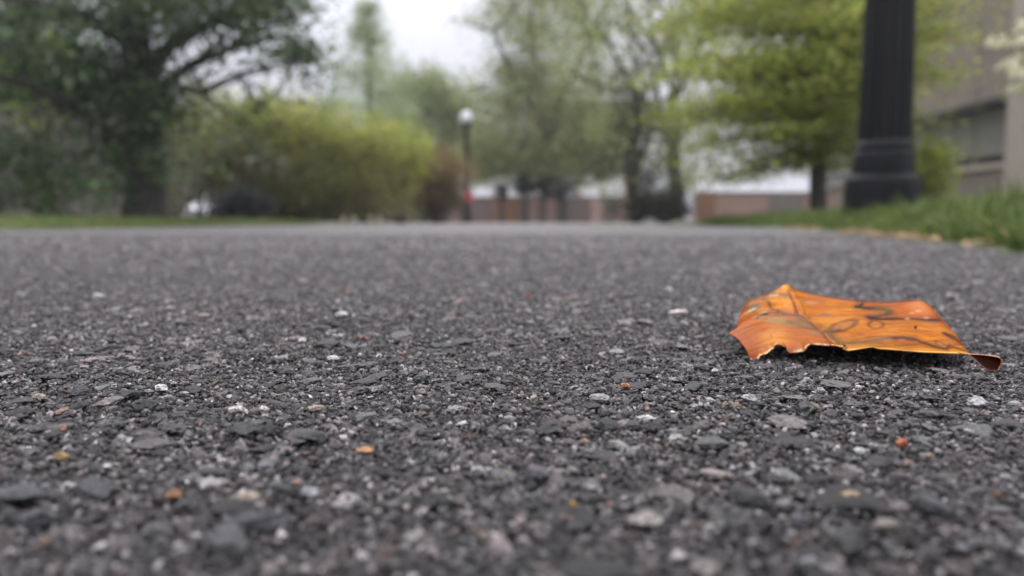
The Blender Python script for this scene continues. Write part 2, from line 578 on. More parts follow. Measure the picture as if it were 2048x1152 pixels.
# ------------------------------------------------------------------ single pebbles
PEB = [  # px, py, width px, colour, height ratio, label
    (685, 630, 34, (.72, .71, .70), .45, 'bright white flat pebble, the whitest far out on the open asphalt'),
    (1358, 627, 42, (.70, .64, .60), .32, 'flat whitish chip just off the curled orange leaf'),
    (197, 592, 28, (.62, .61, .62), .5, 'pale grey pebble far out towards the grass edge, blurred'),
    (325, 776, 34, (.66, .65, .62), .4, 'white rounded pebble beside a large black angular stone'),
    (475, 820, 36, (.68, .62, .58), .35, 'flat pinkish white pebble lying near black angular stones'),
    (667, 718, 24, (.66, .66, .66), .5, 'small white pebble between the whitest flat pebble and the brown sliver'),
    (605, 683, 16, (.62, .58, .5), .7, 'tiny cream pebble at the end of a long dark flat stone'),
    (1340, 579, 16, (.64, .64, .64), .7, 'tiny white speck of stone behind the flat whitish chip'),
    (635, 819, 38, (.46, .37, .31), .5, 'pinkish tan angular pebble resting against a grey flat stone'),
    (1068, 801, 20, (.48, .42, .33), 1.0, 'upright beige pebble standing proud of the asphalt'),
    (122, 914, 28, (.62, .42, .16), .7, 'yellow ochre pebble, the larger of the two yellow ones'),
    (1147, 1011, 16, (.66, .40, .08), 1.0, 'small bright amber pebble near the camera, blurred'),
    (1043, 1046, 26, (.66, .52, .47), .9, 'round pinkish white pebble near the camera, blurred'),
    (495, 998, 44, (.46, .38, .29), .5, 'oval beige pebble, smooth and larger than its neighbours'),
    (348, 993, 32, (.34, .16, .07), .5, 'rusty brown pebble beside the smooth oval beige one'),
    (1297, 1041, 80, (.32, .29, .26), .26, 'long pale stone sliver close to the camera'),
    (1170, 886, 22, (.50, .37, .27), .8, 'tan chip standing tilted in a hollow of the asphalt'),
    (955, 944, 30, (.52, .52, .53), .6, 'light grey pebble beside a large flat grey wedge of stone'),
    (1015, 950, 16, (.56, .49, .38), 1.0, 'tiny cream pebble between a light grey pebble and a grey wedge'),
    (1718, 903, 24, (.72, .72, .71), .55, 'clean white oval pebble in front of the orange leaf'),
    (1806, 890, 28, (.46, .15, .06), .75, 'brick red pebble in front of the orange leaf'),
    (1251, 773, 20, (.48, .21, .09), .6, 'small orange chip between the upright beige pebble and the leaf'),
    (730, 902, 38, (.50, .25, .10), .22, 'thin orange brown sliver lying flat'),
    (620, 986, 40, (.42, .41, .42), .45, 'mottled pale grey pebble in the blurred near ground'),
    (1702, 993, 40, (.48, .36, .2), .45, 'half tan half white pebble in the blurred near ground'),
    (1775, 1056, 60, (.23, .20, .175), .4, 'broad greyish tan stone, widest pale stone near the camera'),
    (1410, 1076, 20, (.6, .58, .52), .9, 'small round cream pebble in the near corner ground'),
    (970, 1076, 24, (.42, .34, .28), 1.0, 'tan rounded pebble in the lowest blurred ground'),
    (100, 830, 16, (.62, .62, .62), .7, 'little white chip not far from the yellow ochre pebble'),
    (1200, 798, 42, (.34, .32, .31), .4, 'pale speckled granite chip flush with the asphalt'),
    (1430, 743, 14, (.66, .66, .66), .7, 'little white chip just short of the leaf shadow'),
    (1500, 797, 34, (.5, .46, .44), .45, 'pinkish white rough chip next to a square dark stone'),
    (410, 632, 28, (.46, .36, .33), .4, 'faint pink flat chip far out on the asphalt'),
    (922, 603, 18, (.52, .34, .29), .5, 'salmon pink chip far out in the middle of the path'),
    (1057, 592, 14, (.45, .13, .07), .7, 'tiny red orange chip far out in the middle of the path'),
    (690, 579, 18, (.22, .04, .03), .6, 'tiny dark red chip far out on the asphalt'),
    (420, 971, 16, (.6, .6, .59), .8, 'small white round pebble above the smooth oval beige one'),
    (80, 796, 20, (.40, .31, .25), .6, 'small tan pebble behind the yellow ochre one'),
    (1958, 808, 40, (.42, .41, .41), .5, 'whitish crumbly chip in front of the curled leaf corner'),
    (125, 857, 16, (.46, .25, .19), .7, 'dull pink pebble just behind the yellow ochre one'),
]
r = rs(91)
shapes3, F3 = stone_shapes(3, 8, 92, 7)
for i, (px, py, w, c, hr, lab) in enumerate(PEB):
    p = gpt(px, py + 1)
    rad = w / 2 * math.hypot(p[0], p[1]) / FPX
    S = shapes3[i % 8] * [1.0, 0.75, max(hr, 0.25)]
    S[:, 2] *= 1.0
    S = S / np.abs(S[:, 0]).max()
    th = r.uniform(-0.5, 0.5)
    x, y = S[:, 0] * math.cos(th) - S[:, 1] * math.sin(th), S[:, 0] * math.sin(th) + S[:, 1] * math.cos(th)
    z = S[:, 2]
    V = np.stack([x, y, z - z.min()], 1) * rad
    sink = 0.42 * V[:, 2].max()
    cc = np.array(c)[None] * 0.92 * (1 + 0.12 * vnoise(x * 3, y * 3 + z * 2, i, 3, 1.3))[:, None] * np.ones((len(V), 3))
    o = mesh_np('pebble', V, F3, M['stone'], None, np.clip(cc, 0.01, 0.8))
    o.location = (p[0], p[1], 0.0003 - sink)
    tag(o, lab, 'pebble', 'loose coloured pebbles on the asphalt')

# ------------------------------------------------------------------ the fallen leaf
Z = lambda a, b: (1400 + a / 3.1605, 540 + b / 3.1625)


def poly3(pts, n):
    """pts rows (px,py,Y) -> resampled n rows by arc length, smoothed a little by Catmull-Rom"""
    P = np.array(pts, float)
    P[:, 2] = np.where(P[:, 2] > 0.27, 0.27 + (P[:, 2] - 0.27) * 0.47, P[:, 2])
    d = np.concatenate([[0], np.cumsum(np.linalg.norm(np.diff(P[:, :2], axis=0), axis=1))])
    t = np.linspace(0, d[-1], n)
    return np.stack([np.interp(t, d, P[:, k]) for k in range(3)], 1)


def smooth1(A, k):
    for _ in range(k):
        A[1:-1] = 0.25 * A[:-2] + 0.5 * A[1:-1] + 0.25 * A[2:]
    return A


NU, NV = 460, 180
front_px = [(1501, 719, .268), (1517, 717, .266), (1519, 711, .267), (1526, 709, .267), (1534, 706.5, .268), (1541, 700, .269), (1547, 696.5, .270), (1550, 690, .272), (1555, 686.5, .273), (1561, 689, .272), (1571, 694.5, .270),
            (1574, 701, .266), (1579, 705.5, .264), (1593, 704.5, .263), (1609, 702, .263), (1612, 695, .264), (1617, 690, .264), (1622, 688, .263), (1640, 689, .261), (1655, 690.5, .259), (1669, 690, .258), (1682, 693, .2565), (1696, 694.5, .255),
            (1687, 697, .255), (1696, 700.5, .2545), (1716, 698, .254), (1738, 694, .254), (1747, 693.5, .254), (1757, 696.5, .2535), (1785, 698.5, .2525), (1811, 701, .252), (1845, 703.5, .251), (1875, 704.5, .2505), (1905, 705.5, .250), (1938, 707.5, .250)]
back_px = [(1485, 616, .33), (1492, 606, .338), (1504, 598, .347), (1521, 592, .355), (1539, 587, .362), (1556, 579, .371), (1564, 571.5, .375), (1571, 569.5, .376), (1579, 572, .377), (1586, 577, .377), (1602, 584, .377), (1625, 590, .376), (1647, 594, .376), (1690, 600, .375),
           (1723, 605, .375), (1780, 606.5, .37), (1812, 604, .368), (1837, 601.5, .365), (1849, 604, .363), (1859, 610, .36)]
left_px = [(1501, 719, .268), (1492, 698, .277), (1477.5, 679, .29), (1466, 671, .296), (1457, 667, .30), (1466, 660, .305), (1474, 655, .308), (1478, 637, .318), (1485, 616, .33)]
right_px = [(1938, 707.5, .250), (1930, 694, .266), (1913, 670, .295), (1899, 654, .312), (1884, 638, .33), (1871, 622, .346), (1859, 610, .36)]
# parameter of the midrib on the two long edges, so that u follows the rib
fr = poly3(front_px, 4000); bk = smooth1(poly3(back_px, 4000), 500)
sf = np.linspace(0, 1, 4000)
uf = sf[np.argmin(np.abs(fr[:, 0] - 1674) + np.abs(fr[:, 1] - 690))]
ub = sf[np.argmin(np.abs(bk[:, 0] - 1572) + np.abs(bk[:, 1] - 570))]
UM = 0.42
U = np.linspace(0, 1, NU); Vv = np.linspace(0, 1, NV) ** 1.15
remap = lambda c, um: np.stack([np.interp(np.interp(U, [0, UM, 1], [0, um, 1]), sf, c[:, k]) for k in range(3)], 1)
Fc, Bc = remap(fr, uf), remap(bk, ub)
res = lambda c: np.stack([np.interp(Vv, np.linspace(0, 1, 2000), smooth1(poly3(c, 2000), 250)[:, k]) for k in range(3)], 1)
Lc, Rc = res(left_px), res(right_px)
Lc[0] = Fc[0]; Lc[-1] = Bc[0]; Rc[0] = Fc[-1]; Rc[-1] = Bc[-1]
u = U[None, :, None]; v = Vv[:, None, None]
# a smooth copy of the front edge guides the inside; the ragged detail dies off quickly
Fs = smooth1(Fc.copy(), 1500)
w = np.clip(1 - v / 0.16, 0, 1) ** 2
Fmix = Fc[None] * w + Fs[None] * (1 - w)
G = (1 - v) * Fmix + v * Bc[None] + (1 - u) * Lc[:, None] + u * Rc[:, None] \
    - ((1 - u) * (1 - v) * Fc[0] + u * (1 - v) * Fc[-1] + (1 - u) * v * Bc[0] + u * v * Bc[-1])
# straighten the rib
d = np.array([ray(px, py) for px, py in G.reshape(-1, 3)[:, :2]])
LP = np.array([0, 0, CAMZ]) + d * G.reshape(-1, 3)[:, 2:3]
LP = LP.reshape(NV, NU, 3)
uu, vv2 = np.meshgrid(U, Vv)
inner = np.clip(np.minimum(vv2, 1 - vv2) * 5, 0, 1) * np.clip(np.minimum(uu, 1 - uu) * 8, 0, 1)
# relief: gentle dome, groove of the rib, side veins, wrinkles
rib = np.abs(uu - UM)
LP[:, :, 2] += 0.0016 * inner * np.sin(np.clip((uu - UM) / (1 - UM), 0, 1) * np.pi) * np.sin(vv2 * np.pi)
LP[:, :, 2] += 0.0014 * inner * np.sin(np.clip(uu / UM, 0, 1) * np.pi)
LP[:, :, 2] -= 0.0005 * inner * np.exp(-(rib / 0.008) ** 2) - 0.0003 * inner * np.exp(-((rib - 0.020) / 0.010) ** 2)
vein = np.sin((vv2 * 1.0 - np.abs(uu - UM) * 0.55) * 46 + 1.2 * vnoise(uu * 4, vv2 * 4, 8, 2, 1.0))
LP[:, :, 2] += inner * (0.00024 * vein + 0.0007 * vnoise(uu * 6, vv2 * 6, 9, 3, 1.0) + 0.00008 * vnoise(uu * 60, vv2 * 40, 10, 2, 1.0))
# colour by zoomed-photo coordinates of the surface marks
zx = (G[:, :, 0] - 1400) * 3.1605; zy = (G[:, :, 1] - 540) * 3.1625
zx = zx + 5 * vnoise(zx / 60, zy / 30, 21, 3); zy = zy + 2.2 * vnoise(zx / 50, zy / 25, 22, 3)


def seg_dist(pts, sy=1.0):
    D = np.full(zx.shape, 1e9)
    for (x0, y0), (x1, y1) in zip(pts[:-1], pts[1:]):
        y0, y1 = y0 * sy, y1 * sy
        dx, dy = x1 - x0, y1 - y0
        t = np.clip(((zx - x0) * dx + (zy * sy - y0) * dy) / (dx * dx + dy * dy + 1e-9), 0, 1)
        D = np.minimum(D, np.hypot(zx - x0 - t * dx, zy * sy - y0 - t * dy))
    return D


def ell(cx, cy, rx, ry, rot=0.0):
    x = (zx - cx) * math.cos(rot) + (zy - cy) * math.sin(rot)
    y = -(zx - cx) * math.sin(rot) + (zy - cy) * math.cos(rot)
    return np.sqrt((x / rx) ** 2 + (y / ry) ** 2)


C = np.zeros((NV, NU, 3))
gold = np.array([0.50, 0.185, 0.002]); amber = np.array([0.38, 0.100, 0.002]); copper = np.array([0.36, 0.095, 0.012]); pale = np.array([0.58, 0.26, 0.05])


def blend(c, m):
    global C
    C = C * (1 - m[..., None]) + np.asarray(c) * m[..., None]


ss = lambda a, b, x: np.clip((x - a) / (b - a), 0, 1) ** 2 * (3 - 2 * np.clip((x - a) / (b - a), 0, 1))
left = ss(0.012, -0.012, uu - UM)
C[:] = amber
nz = vnoise(zx / 120, zy / 22, 31, 4)
blend(gold, ss(-0.5, 0.7, nz) * 0.8)
streak = vnoise((zx + zy * 1.5) / 200, zy / 7, 33, 3)
blend(pale, ss(0.15, 0.8, streak) * 0.65 * (1 - left))  # highlights between the veins, painted as pale streaks
blend(pale, (1 - left) * ss(0.11, 0.0, vv2) * 0.7)  # paler band at the front edge, a painted highlight too
blend(amber * 0.8, ss(0.2, 0.9, -streak) * 0.5 * (1 - left))
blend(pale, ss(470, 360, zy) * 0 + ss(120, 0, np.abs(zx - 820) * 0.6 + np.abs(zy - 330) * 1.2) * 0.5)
# lower left coppery half
blend([0.56, 0.20, 0.002], left * ss(310, 240, zy) * ss(400, 480, zx) * 0.9)
blend(copper, left * ss(250, 320, zy + 0.12 * (zx - 500)))
blend(pale * [0.95, 0.85, 0.9], left * ss(150, 20, np.hypot((zx - 470), (zy - 440) * 1.6)) * 0.8)  # highlight lobe painted into the coppery half
blend([0.40, 0.14, 0.035], left * ss(120, 30, np.hypot((zx - 330) * 0.8, (zy - 230))) * 0.7)
blend([0.30, 0.07, 0.02], left * ss(0.12, 0.0, uu) * 0.75)
blend([0.28, 0.06, 0.015], left * ss(60, 0, np.hypot(zx - 325, zy - 555)) * 0.8)
# upper right brown-pink area beyond the zone line
LA = [(1030, 205), (1020, 222), (985, 240), (1040, 247), (1110, 252), (1175, 265), (1205, 283), (1165, 305), (1100, 318), (1062, 324), (1090, 332), (1150, 336), (1230, 333), (1330, 326), (1420, 322), (1530, 316)]
inside = np.zeros(zx.shape, bool)
PL = LA + [(1560, 250), (1480, 180), (1300, 170), (1050, 170)]
for (x0, y0), (x1, y1) in zip(PL, PL[1:] + PL[:1]):
    cnd = ((y0 > zy) != (y1 > zy)) & (zx < (x1 - x0) * (zy - y0) / (y1 - y0 + 1e-9) + x0)
    inside ^= cnd
blend([0.38, 0.085, 0.010], inside * 0.8)
blend([0.52, 0.20, 0.075], inside * ss(130, 20, np.hypot(zx - 1390, (zy - 225) * 1.6)) * 0.6)
DK = np.array([0.030, 0.010, 0.005]); PUR = np.array([0.10, 0.038, 0.028]); OLV = np.array([0.13, 0.075, 0.03])


def line(pts, wd, c, s=1.0, halo=0.4):
    wd = wd * 1.2; s = min(1, s * 1.05)
    D = seg_dist(pts)
    blend(c, ss(wd * 3.2, wd * 0.5, D) * halo)
    blend(c, ss(wd, wd * 0.35, D) * s)


line(LA, 12, DK, 0.95)
line([(1120, 256), (1185, 268), (1205, 283)], 13, (0.12, 0.09, 0.02), 0.3)
for cx, cy, rx, ry, rot, c, fill in ((900, 370, 84, 24, -0.22, PUR, (0.36, 0.13, 0.04)), (1112, 369, 46, 13, 0.05, (0.10, 0.035, 0.012), (0.42, 0.15, 0.03)), (705, 213, 62, 20, 0.05, (0.28, 0.11, 0.05), (0.48, 0.18, 0.05))):
    E = ell(cx, cy, rx, ry, rot)
    blend(fill, ss(1.0, 0.8, E) * 0.8)
    blend(c, ss(0.5, 0.06, np.abs(E - 1.0)) * 0.75)
line([(800, 402), (840, 398), (880, 392)], 9, PUR, 0.7)
blend((0.25, 0.10, 0.07), ss(1.2, 0.5, ell(786, 298, 60, 9, 0.0)) * 0.85)
line([(870, 452), (930, 466), (1010, 462), (1100, 450), (1190, 441), (1280, 442), (1360, 452), (1430, 474), (1500, 492), (1560, 500)], 7, DK, 0.75)
blend((0.33, 0.17, 0.09), ss(60, 10, seg_dist([(880, 455), (1000, 462), (1180, 448)], 1.6)) * 0.45)
line([(1530, 403), (1590, 412), (1640, 436), (1672, 470)], 6, DK, 0.85)
line([(1545, 405), (1585, 425), (1640, 455), (1690, 505)], 6, DK, 0.85)
line([(1490, 462), (1540, 478), (1575, 494)], 6, (0.08, 0.03, 0.015), 0.7)
line([(1500, 466), (1550, 484)], 3, (0.5, 0.3, 0.2), 0.5, 0.1)
line([(1570, 478), (1640, 500), (1695, 520)], 5, DK, 0.6)
blend((0.02, 0.012, 0.008), ss(1.2, 0.7, ell(1362, 388, 10, 9)))
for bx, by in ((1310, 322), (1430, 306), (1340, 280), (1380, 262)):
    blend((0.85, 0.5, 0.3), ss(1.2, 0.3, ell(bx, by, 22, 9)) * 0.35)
# marks on the near half
blend((0.26, 0.16, 0.075), left * ss(1.25, 0.5, ell(490, 338, 120, 26, 0.06)) * 0.85)
line([(560, 345), (640, 362), (720, 385), (800, 410), (850, 440), (868, 460)], 12, OLV, 0.8)
line([(625, 318), (660, 330), (700, 352), (760, 388), (830, 425)], 14, OLV, 0.75)
line([(425, 215), (440, 245), (460, 268), (520, 285), (600, 296), (640, 300), (690, 312)], 8, (0.10, 0.05, 0.03), 0.8)
line([(405, 295), (450, 290), (520, 293), (600, 300)], 5, (0.16, 0.07, 0.03), 0.5)
line([(360, 318), (385, 300), (425, 296)], 9, (0.012, 0.008, 0.006), 0.95, 0.1)
line([(352, 320), (372, 305), (395, 285), (420, 284)], 4, (0.5, 0.3, 0.2), 0.6, 0.1)
line([(300, 250), (335, 243), (362, 238)], 9, (0.09, 0.08, 0.08), 0.8)
line([(345, 268), (355, 246)], 9, (0.09, 0.08, 0.08), 0.7)
line([(312, 270), (345, 262)], 9, (0.45, 0.42, 0.40), 0.7, 0.1)
line([(300, 195), (350, 172), (440, 158), (540, 168)], 12, (0.13, 0.08, 0.05), 0.7)
line([(440, 168), (490, 166)], 7, (0.6, 0.55, 0.5), 0.6, 0.1)
line([(445, 420), (452, 438)], 4, (0.2, 0.07, 0.02), 0.7, 0.1)
# scorched outer edges
blend((0.20, 0.05, 0.012), ss(0.05, 0.0, 1 - uu) * 0.7 * ss(0.2, 0.5, vv2))
blend((0.22, 0.06, 0.015), ss(0.035, 0.0, 1 - vv2) * (uu > UM + 0.05) * 0.7)
# rib
ribc = ss(0.011, 0.004, np.abs(uu - UM))
blend((0.42, 0.12, 0.05), ribc * 0.85)
blend((0.16, 0.045, 0.012), ss(0.016, 0.004, np.abs(uu - UM + 0.018)) * 0.85 * ss(0.98, 0.8, vv2))  # darker side shading of the rib fold, painted in
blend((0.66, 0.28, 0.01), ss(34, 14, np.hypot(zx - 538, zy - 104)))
blend((0.26, 0.10, 0.03), ss(40, 15, np.hypot((zx - 610) * 0.7, (zy - 122) * 1.6)) * 0.8)
# torn pale fringe and rims
fringe = ss(0.030, 0.004, vv2) * (uu < UM * 0.95)
fringe2 = ss(0.02, 0.004, vv2) * (uu >= UM * 0.95)
fr_n = ss(-0.25, 0.35, vnoise(uu * 80, vv2 * 3, 44, 2))
blend((0.78, 0.58, 0.50), fringe * fr_n)
blend((0.86, 0.50, 0.24), fringe2 * 0.85)
blend((0.36, 0.10, 0.04), ss(0.985, 1.0, uu) * 0.6)
C *= (1 + 0.10 * vnoise(zx / 5, zy / 3, 51, 3))[..., None]
# scorch and fibre streaks along the side veins, with light-dark shading painted in
sv_ = (vv2 - np.abs(uu - UM) * 0.55)
fib = vnoise(sv_ * 40, np.abs(uu - UM) * 5, 52, 3)
C *= (1 - 0.38 * ss(0.1, 0.7, fib))[..., None] * np.array([1, 1, 1])
C *= (1 + 0.30 * ss(0.15, 0.8, -fib))[..., None]
C *= (1 - 0.35 * ss(0.2, 0.8, vnoise(uu * 7, vv2 * 5, 53, 3)))[..., None] ** np.array([1, 1.25, 1.4])
C = np.clip(C * np.array([0.86, 0.80, 0.5]), 0.003, 0.9)

# curled front corner, whose dark underside is seen
NU2, NV2 = 60, 40
rim = smooth1(poly3([(1915, 706, .2505), (1938, 707.2, .2500), (1965, 709, .2490), (1985, 711, .2480), (1998, 713, .2470), (2002, 717, .2465)], 400), 60)
low = smooth1(poly3([(1915, 707, .2502), (1938, 711.5, .2492), (1950, 721, .2478), (1963, 733, .2462), (1975, 741, .2452), (1986, 743.5, .2450), (1997, 741, .2452), (2003, 730, .2458)], 400), 40)
ui = np.linspace(0, 399, NU2); rim = np.stack([np.interp(ui, np.arange(400), rim[:, k]) for k in range(3)], 1); low = np.stack([np.interp(ui, np.arange(400), low[:, k]) for k in range(3)], 1)
t = np.linspace(0, 1, NV2)[:, None, None]
G2 = rim[None] * (1 - t) + low[None] * t
G2[:, :, 2] += 0.0022 * np.sin(t[:, :, 0] * np.pi) * np.linspace(0, 1, NU2)[None]
d = np.array([ray(px, py) for px, py in G2.reshape(-1, 3)[:, :2]])
P2_ = np.array([0, 0, CAMZ]) + d * G2.reshape(-1, 3)[:, 2:3]
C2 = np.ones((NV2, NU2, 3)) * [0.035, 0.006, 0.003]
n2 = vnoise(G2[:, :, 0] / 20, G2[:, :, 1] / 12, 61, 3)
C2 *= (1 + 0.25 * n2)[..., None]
tt = t[:, :, 0] * np.ones((1, NU2))
for m, c in ((ss(0.09, 0.02, tt), (0.78, 0.38, 0.2)), (ss(0.93, 0.985, tt), (0.35, 0.2, 0.15)), (ss(0.94, 1, np.linspace(0, 1, NU2)[None] * np.ones((NV2, 1))), (0.35, 0.07, 0.03))):
    C2 = C2 * (1 - m[..., None]) + np.array(c) * m[..., None]
# unseen back flap, added to block light from behind under the leaf
NB = 16
tb = (np.arange(1, NB + 1) / NB)[:, None]
ed = LP[-1]
zb = 0.0012 + 0.0010 * (1 + vnoise(U * 9, U * 0, 63, 2))[None]
dyb = 0.034 * np.sin(tb * 1.5)
BK = np.stack([ed[None, :, 0] * (1 + dyb / ed[None, :, 1]) * (1 - 0.05 * tb) + 0.05 * tb * 0.44 * (ed[None, :, 1] + dyb), ed[None, :, 1] + dyb, ed[None, :, 2] * np.cos(tb * np.pi / 2) ** 0.9 + zb * (1 - np.cos(tb * np.pi / 2))], 2)
CB = np.repeat(C[-1][None] * 0.8, NB, axis=0)
LPB = np.concatenate([LP, BK]); CBB = np.concatenate([C, CB])
V = np.concatenate([LPB.reshape(-1, 3), P2_])
F = np.concatenate([grid_faces(NU, NV + NB), grid_faces(NU2, NV2) + NU * (NV + NB)])
Cc = np.concatenate([CBB.reshape(-1, 3), C2.reshape(-1, 3)])
# small tear in the near half: drop the faces under it
fx = zx.ravel(); fy = zy.ravel()
m_, nt, b, out = new_mat('dried_leaf')
a_ = N(nt, 'ShaderNodeAttribute', attribute_name='Col')
nz_ = noise(nt, 1200, 5, 0.7)
rr = ramp(nt, nz_.outputs['Fac'], [(0.3, (0.88,) * 3), (0.7, (1.1,) * 3)])
mul = N(nt, 'ShaderNodeMix', data_type='RGBA', blend_type='MULTIPLY'); mul.inputs[0].default_value = 1
nt.links.new(a_.outputs['Color'], mul.inputs[6]); nt.links.new(rr.outputs['Color'], mul.inputs[7])
under = N(nt, 'ShaderNodeMix', data_type='RGBA')
under.inputs[7].default_value = (0.09, 0.035, 0.02, 1)
geo = N(nt, 'ShaderNodeNewGeometry')
nt.links.new(mul.outputs[2], b.inputs['Base Color'])
b.inputs['Roughness'].default_value = 0.25
b.inputs['Specular IOR Level'].default_value = 0.035
bp = N(nt, 'ShaderNodeBump', Strength=0.25, Distance=0.0004)
nt.links.new(nz_.outputs['Fac'], bp.inputs['Height']); nt.links.new(bp.outputs['Normal'], b.inputs['Normal'])
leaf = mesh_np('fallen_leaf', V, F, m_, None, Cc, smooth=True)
sm = leaf.modifiers.new('thickness', 'SOLIDIFY')
sm.thickness = 0.00035
sm.offset = -1
m2 = plain('leaf_underside', (0.022, 0.005, 0.002), 0.5, 0.25, 300, spec=0.04)
leaf.data.materials.append(m2)
sm.material_offset = 1
sm.material_offset_rim = 0
tag(leaf, 'dry orange leaf with dark rings and a torn edge, curled on the asphalt', 'leaf')

# ------------------------------------------------------------------ lawn, plaza, far ground
def ribbon(name, ylist, xfun, offs, zfun, mat, label):
    ylist = np.asarray(ylist); offs = np.asarray(offs)
    Yq, Oq = np.meshgrid(ylist, offs, indexing='ij')
    Xq = xfun(Yq, Oq)
    Zq = zfun(Xq, Yq, Oq)
    o = mesh_np(name, np.stack([Xq.ravel(), Yq.ravel(), Zq.ravel()], 1), grid_faces(len(offs), len(ylist)), mat, smooth=True)
    tag(o, label, kind='structure')
    return o


sm3 = lambda x: np.clip(x, 0, 1) ** 2 * (3 - 2 * np.clip(x, 0, 1))


def bank(o, y):
    return -0.012 + 0.012 * sm3(o / 0.06) + 0.070 * sm3((o - 0.01) / 0.2) * sm3((y + 0.5) / 2.0) + 0.02 * sm3((o - 0.5) / 3)


ribbon('lawn', np.concatenate([np.arange(-3, 4, 0.06), np.arange(4, 40, 0.5)]), lambda Y, O: np.where(Y < 12.5, xr(np.minimum(Y, 12.5)), 2.6 + (Y - 12.5) * 0.5) - 0.03 + O,
       np.concatenate([np.arange(0, 1, 0.03), np.linspace(1, 14, 30)]), lambda X, Y, O: bank(O, Y) + 0.006 * vnoise(X, Y, 71, 3, 3.0), M['soil'], 'grassy bank rising from the path edge')
ribbon('lawn', np.concatenate([np.arange(-3, 12.6, 0.2), np.arange(13, 40, 1.0)]), lambda Y, O: np.where(Y < 12.5, xl(np.minimum(Y, 12.5)), -2.6 - (Y - 12.5) * 0.25) + 0.03 - O,
       np.concatenate([np.arange(0, 1, 0.05), np.linspace(1, 18, 30)]), lambda X, Y, O: -0.012 + 0.05 * sm3(O / 0.4) + 0.02 * vnoise(X, Y, 72, 3, 2.0), M['soil'], 'mown grass beside the path under the dark tree')
g = 300.0
mesh_np('plaza', [(-7, 12.45, -0.006), (8, 12.45, -0.006), (26, 62, -0.006), (-16, 62, -0.006)], np.array([[0, 1, 2, 3]]), M['paving'])
tag(bpy.data.objects['plaza'], 'pale tan paved plaza at the end of the path', kind='structure')
mesh_np('ground', [(-g, -g, -0.05), (g, -g, -0.05), (g, g, -0.05), (-g, g, -0.05)], np.array([[0, 1, 2, 3]]), M['ground'])
tag(bpy.data.objects['ground'], 'open ground reaching to the horizon', kind='structure')

# ------------------------------------------------------------------ grass blades
def blades(P, h, w, lean, cols, seed):
    r = rs(seed)
    n = len(P)
    th = r.uniform(0, PI2, n); ph = r.uniform(0, PI2, n)
    side = np.stack([np.cos(th), np.sin(th), np.zeros(n)], 1) * (w / 2)[:, None]
    ln = np.stack([np.cos(ph), np.sin(ph), np.zeros(n)], 1) * (lean * h)[:, None]
    up = np.stack([np.zeros(n), np.zeros(n), h], 1)
    rows = []
    for t, ww in ((0, 1.0), (0.4, 0.9), (0.75, 0.6), (1.0, 0.06)):
        c = P + up * (t - 0.25 * lean[:, None] * t * t) + ln * t * t
        rows += [c - side * ww, c + side * ww]
    V = np.stack(rows, 1).reshape(-1, 3)
    q = np.array([[0, 1, 3, 2], [2, 3, 5, 4], [4, 5, 7, 6]])
    F = (q[None] + (np.arange(n) * 8)[:, None, None]).reshape(-1, 4)
    return V, F, np.repeat(cols, 8, axis=0)


def grass_cols(n, seed, a=(0.085, 0.14, 0.034), b=(0.17, 0.22, 0.058), dry=0.04):
    r = rs(seed)
    t = r.rand(n, 1)
    c = np.array(a) * (1 - t) + np.array(b) * t
    c *= np.exp(r.randn(n, 1) * 0.25)
    m = r.rand(n) < dry
    c[m] = np.array([0.42, 0.33, 0.17]) * r.uniform(0.6, 1.2, (m.sum(), 1))
    return np.clip(c, 0.01, 0.7)


r = rs(101)
n = 85000
yy = 0.5 + 9.5 * r.rand(n) ** 1.8
oo = 3.2 * r.rand(n) ** 1.5
keep = (vnoise(yy * 1.0, oo, 103, 3, 4.0) > -0.55)
yy, oo = yy[keep], oo[keep]
P = np.stack([xr(yy) + 0.02 + oo, yy, bank(oo + 0.05, yy) - 0.004], 1)
n = len(P)
tall = (0.042 + 0.022 * np.clip(oo / 0.25, 0, 1)) * np.exp(r.randn(n) * 0.3) * (0.75 + 0.5 * (vnoise(P[:, 0], yy, 104, 2, 3.0) + 0.3))
V, F, Cg = blades(P, np.clip(tall, 0.015, 0.16), 0.0035 + 0.003 * r.rand(n), np.clip(0.45 + 0.3 * r.randn(n), 0, 1.2), grass_cols(n, 105), 106)
o = mesh_np('grass', V, F, M['grass'], None, Cg)
tag(o, 'long fresh green grass on the bank around the lamp post', 'grass', kind='stuff')
n = 26000
yy = 3.6 + 7.5 * r.rand(n)
oo = 3.5 * r.rand(n) ** 1.4
P = np.stack([xl(yy) - 0.02 - oo, yy, -0.012 + 0.05 * sm3(oo / 0.4)], 1)
V, F, Cg = blades(P, np.clip(0.045 * np.exp(r.randn(n) * 0.35), 0.015, 0.14), np.full(n, 0.006), np.clip(0.4 + 0.3 * r.randn(n), 0, 1.2), grass_cols(n, 107, (0.10, 0.16, 0.04), (0.20, 0.25, 0.07), 0.08), 108)
o = mesh_np('grass', V, F, M['grass'], None, Cg)
tag(o, 'short mown grass along the far path edge under the dark tree', 'grass', kind='stuff')

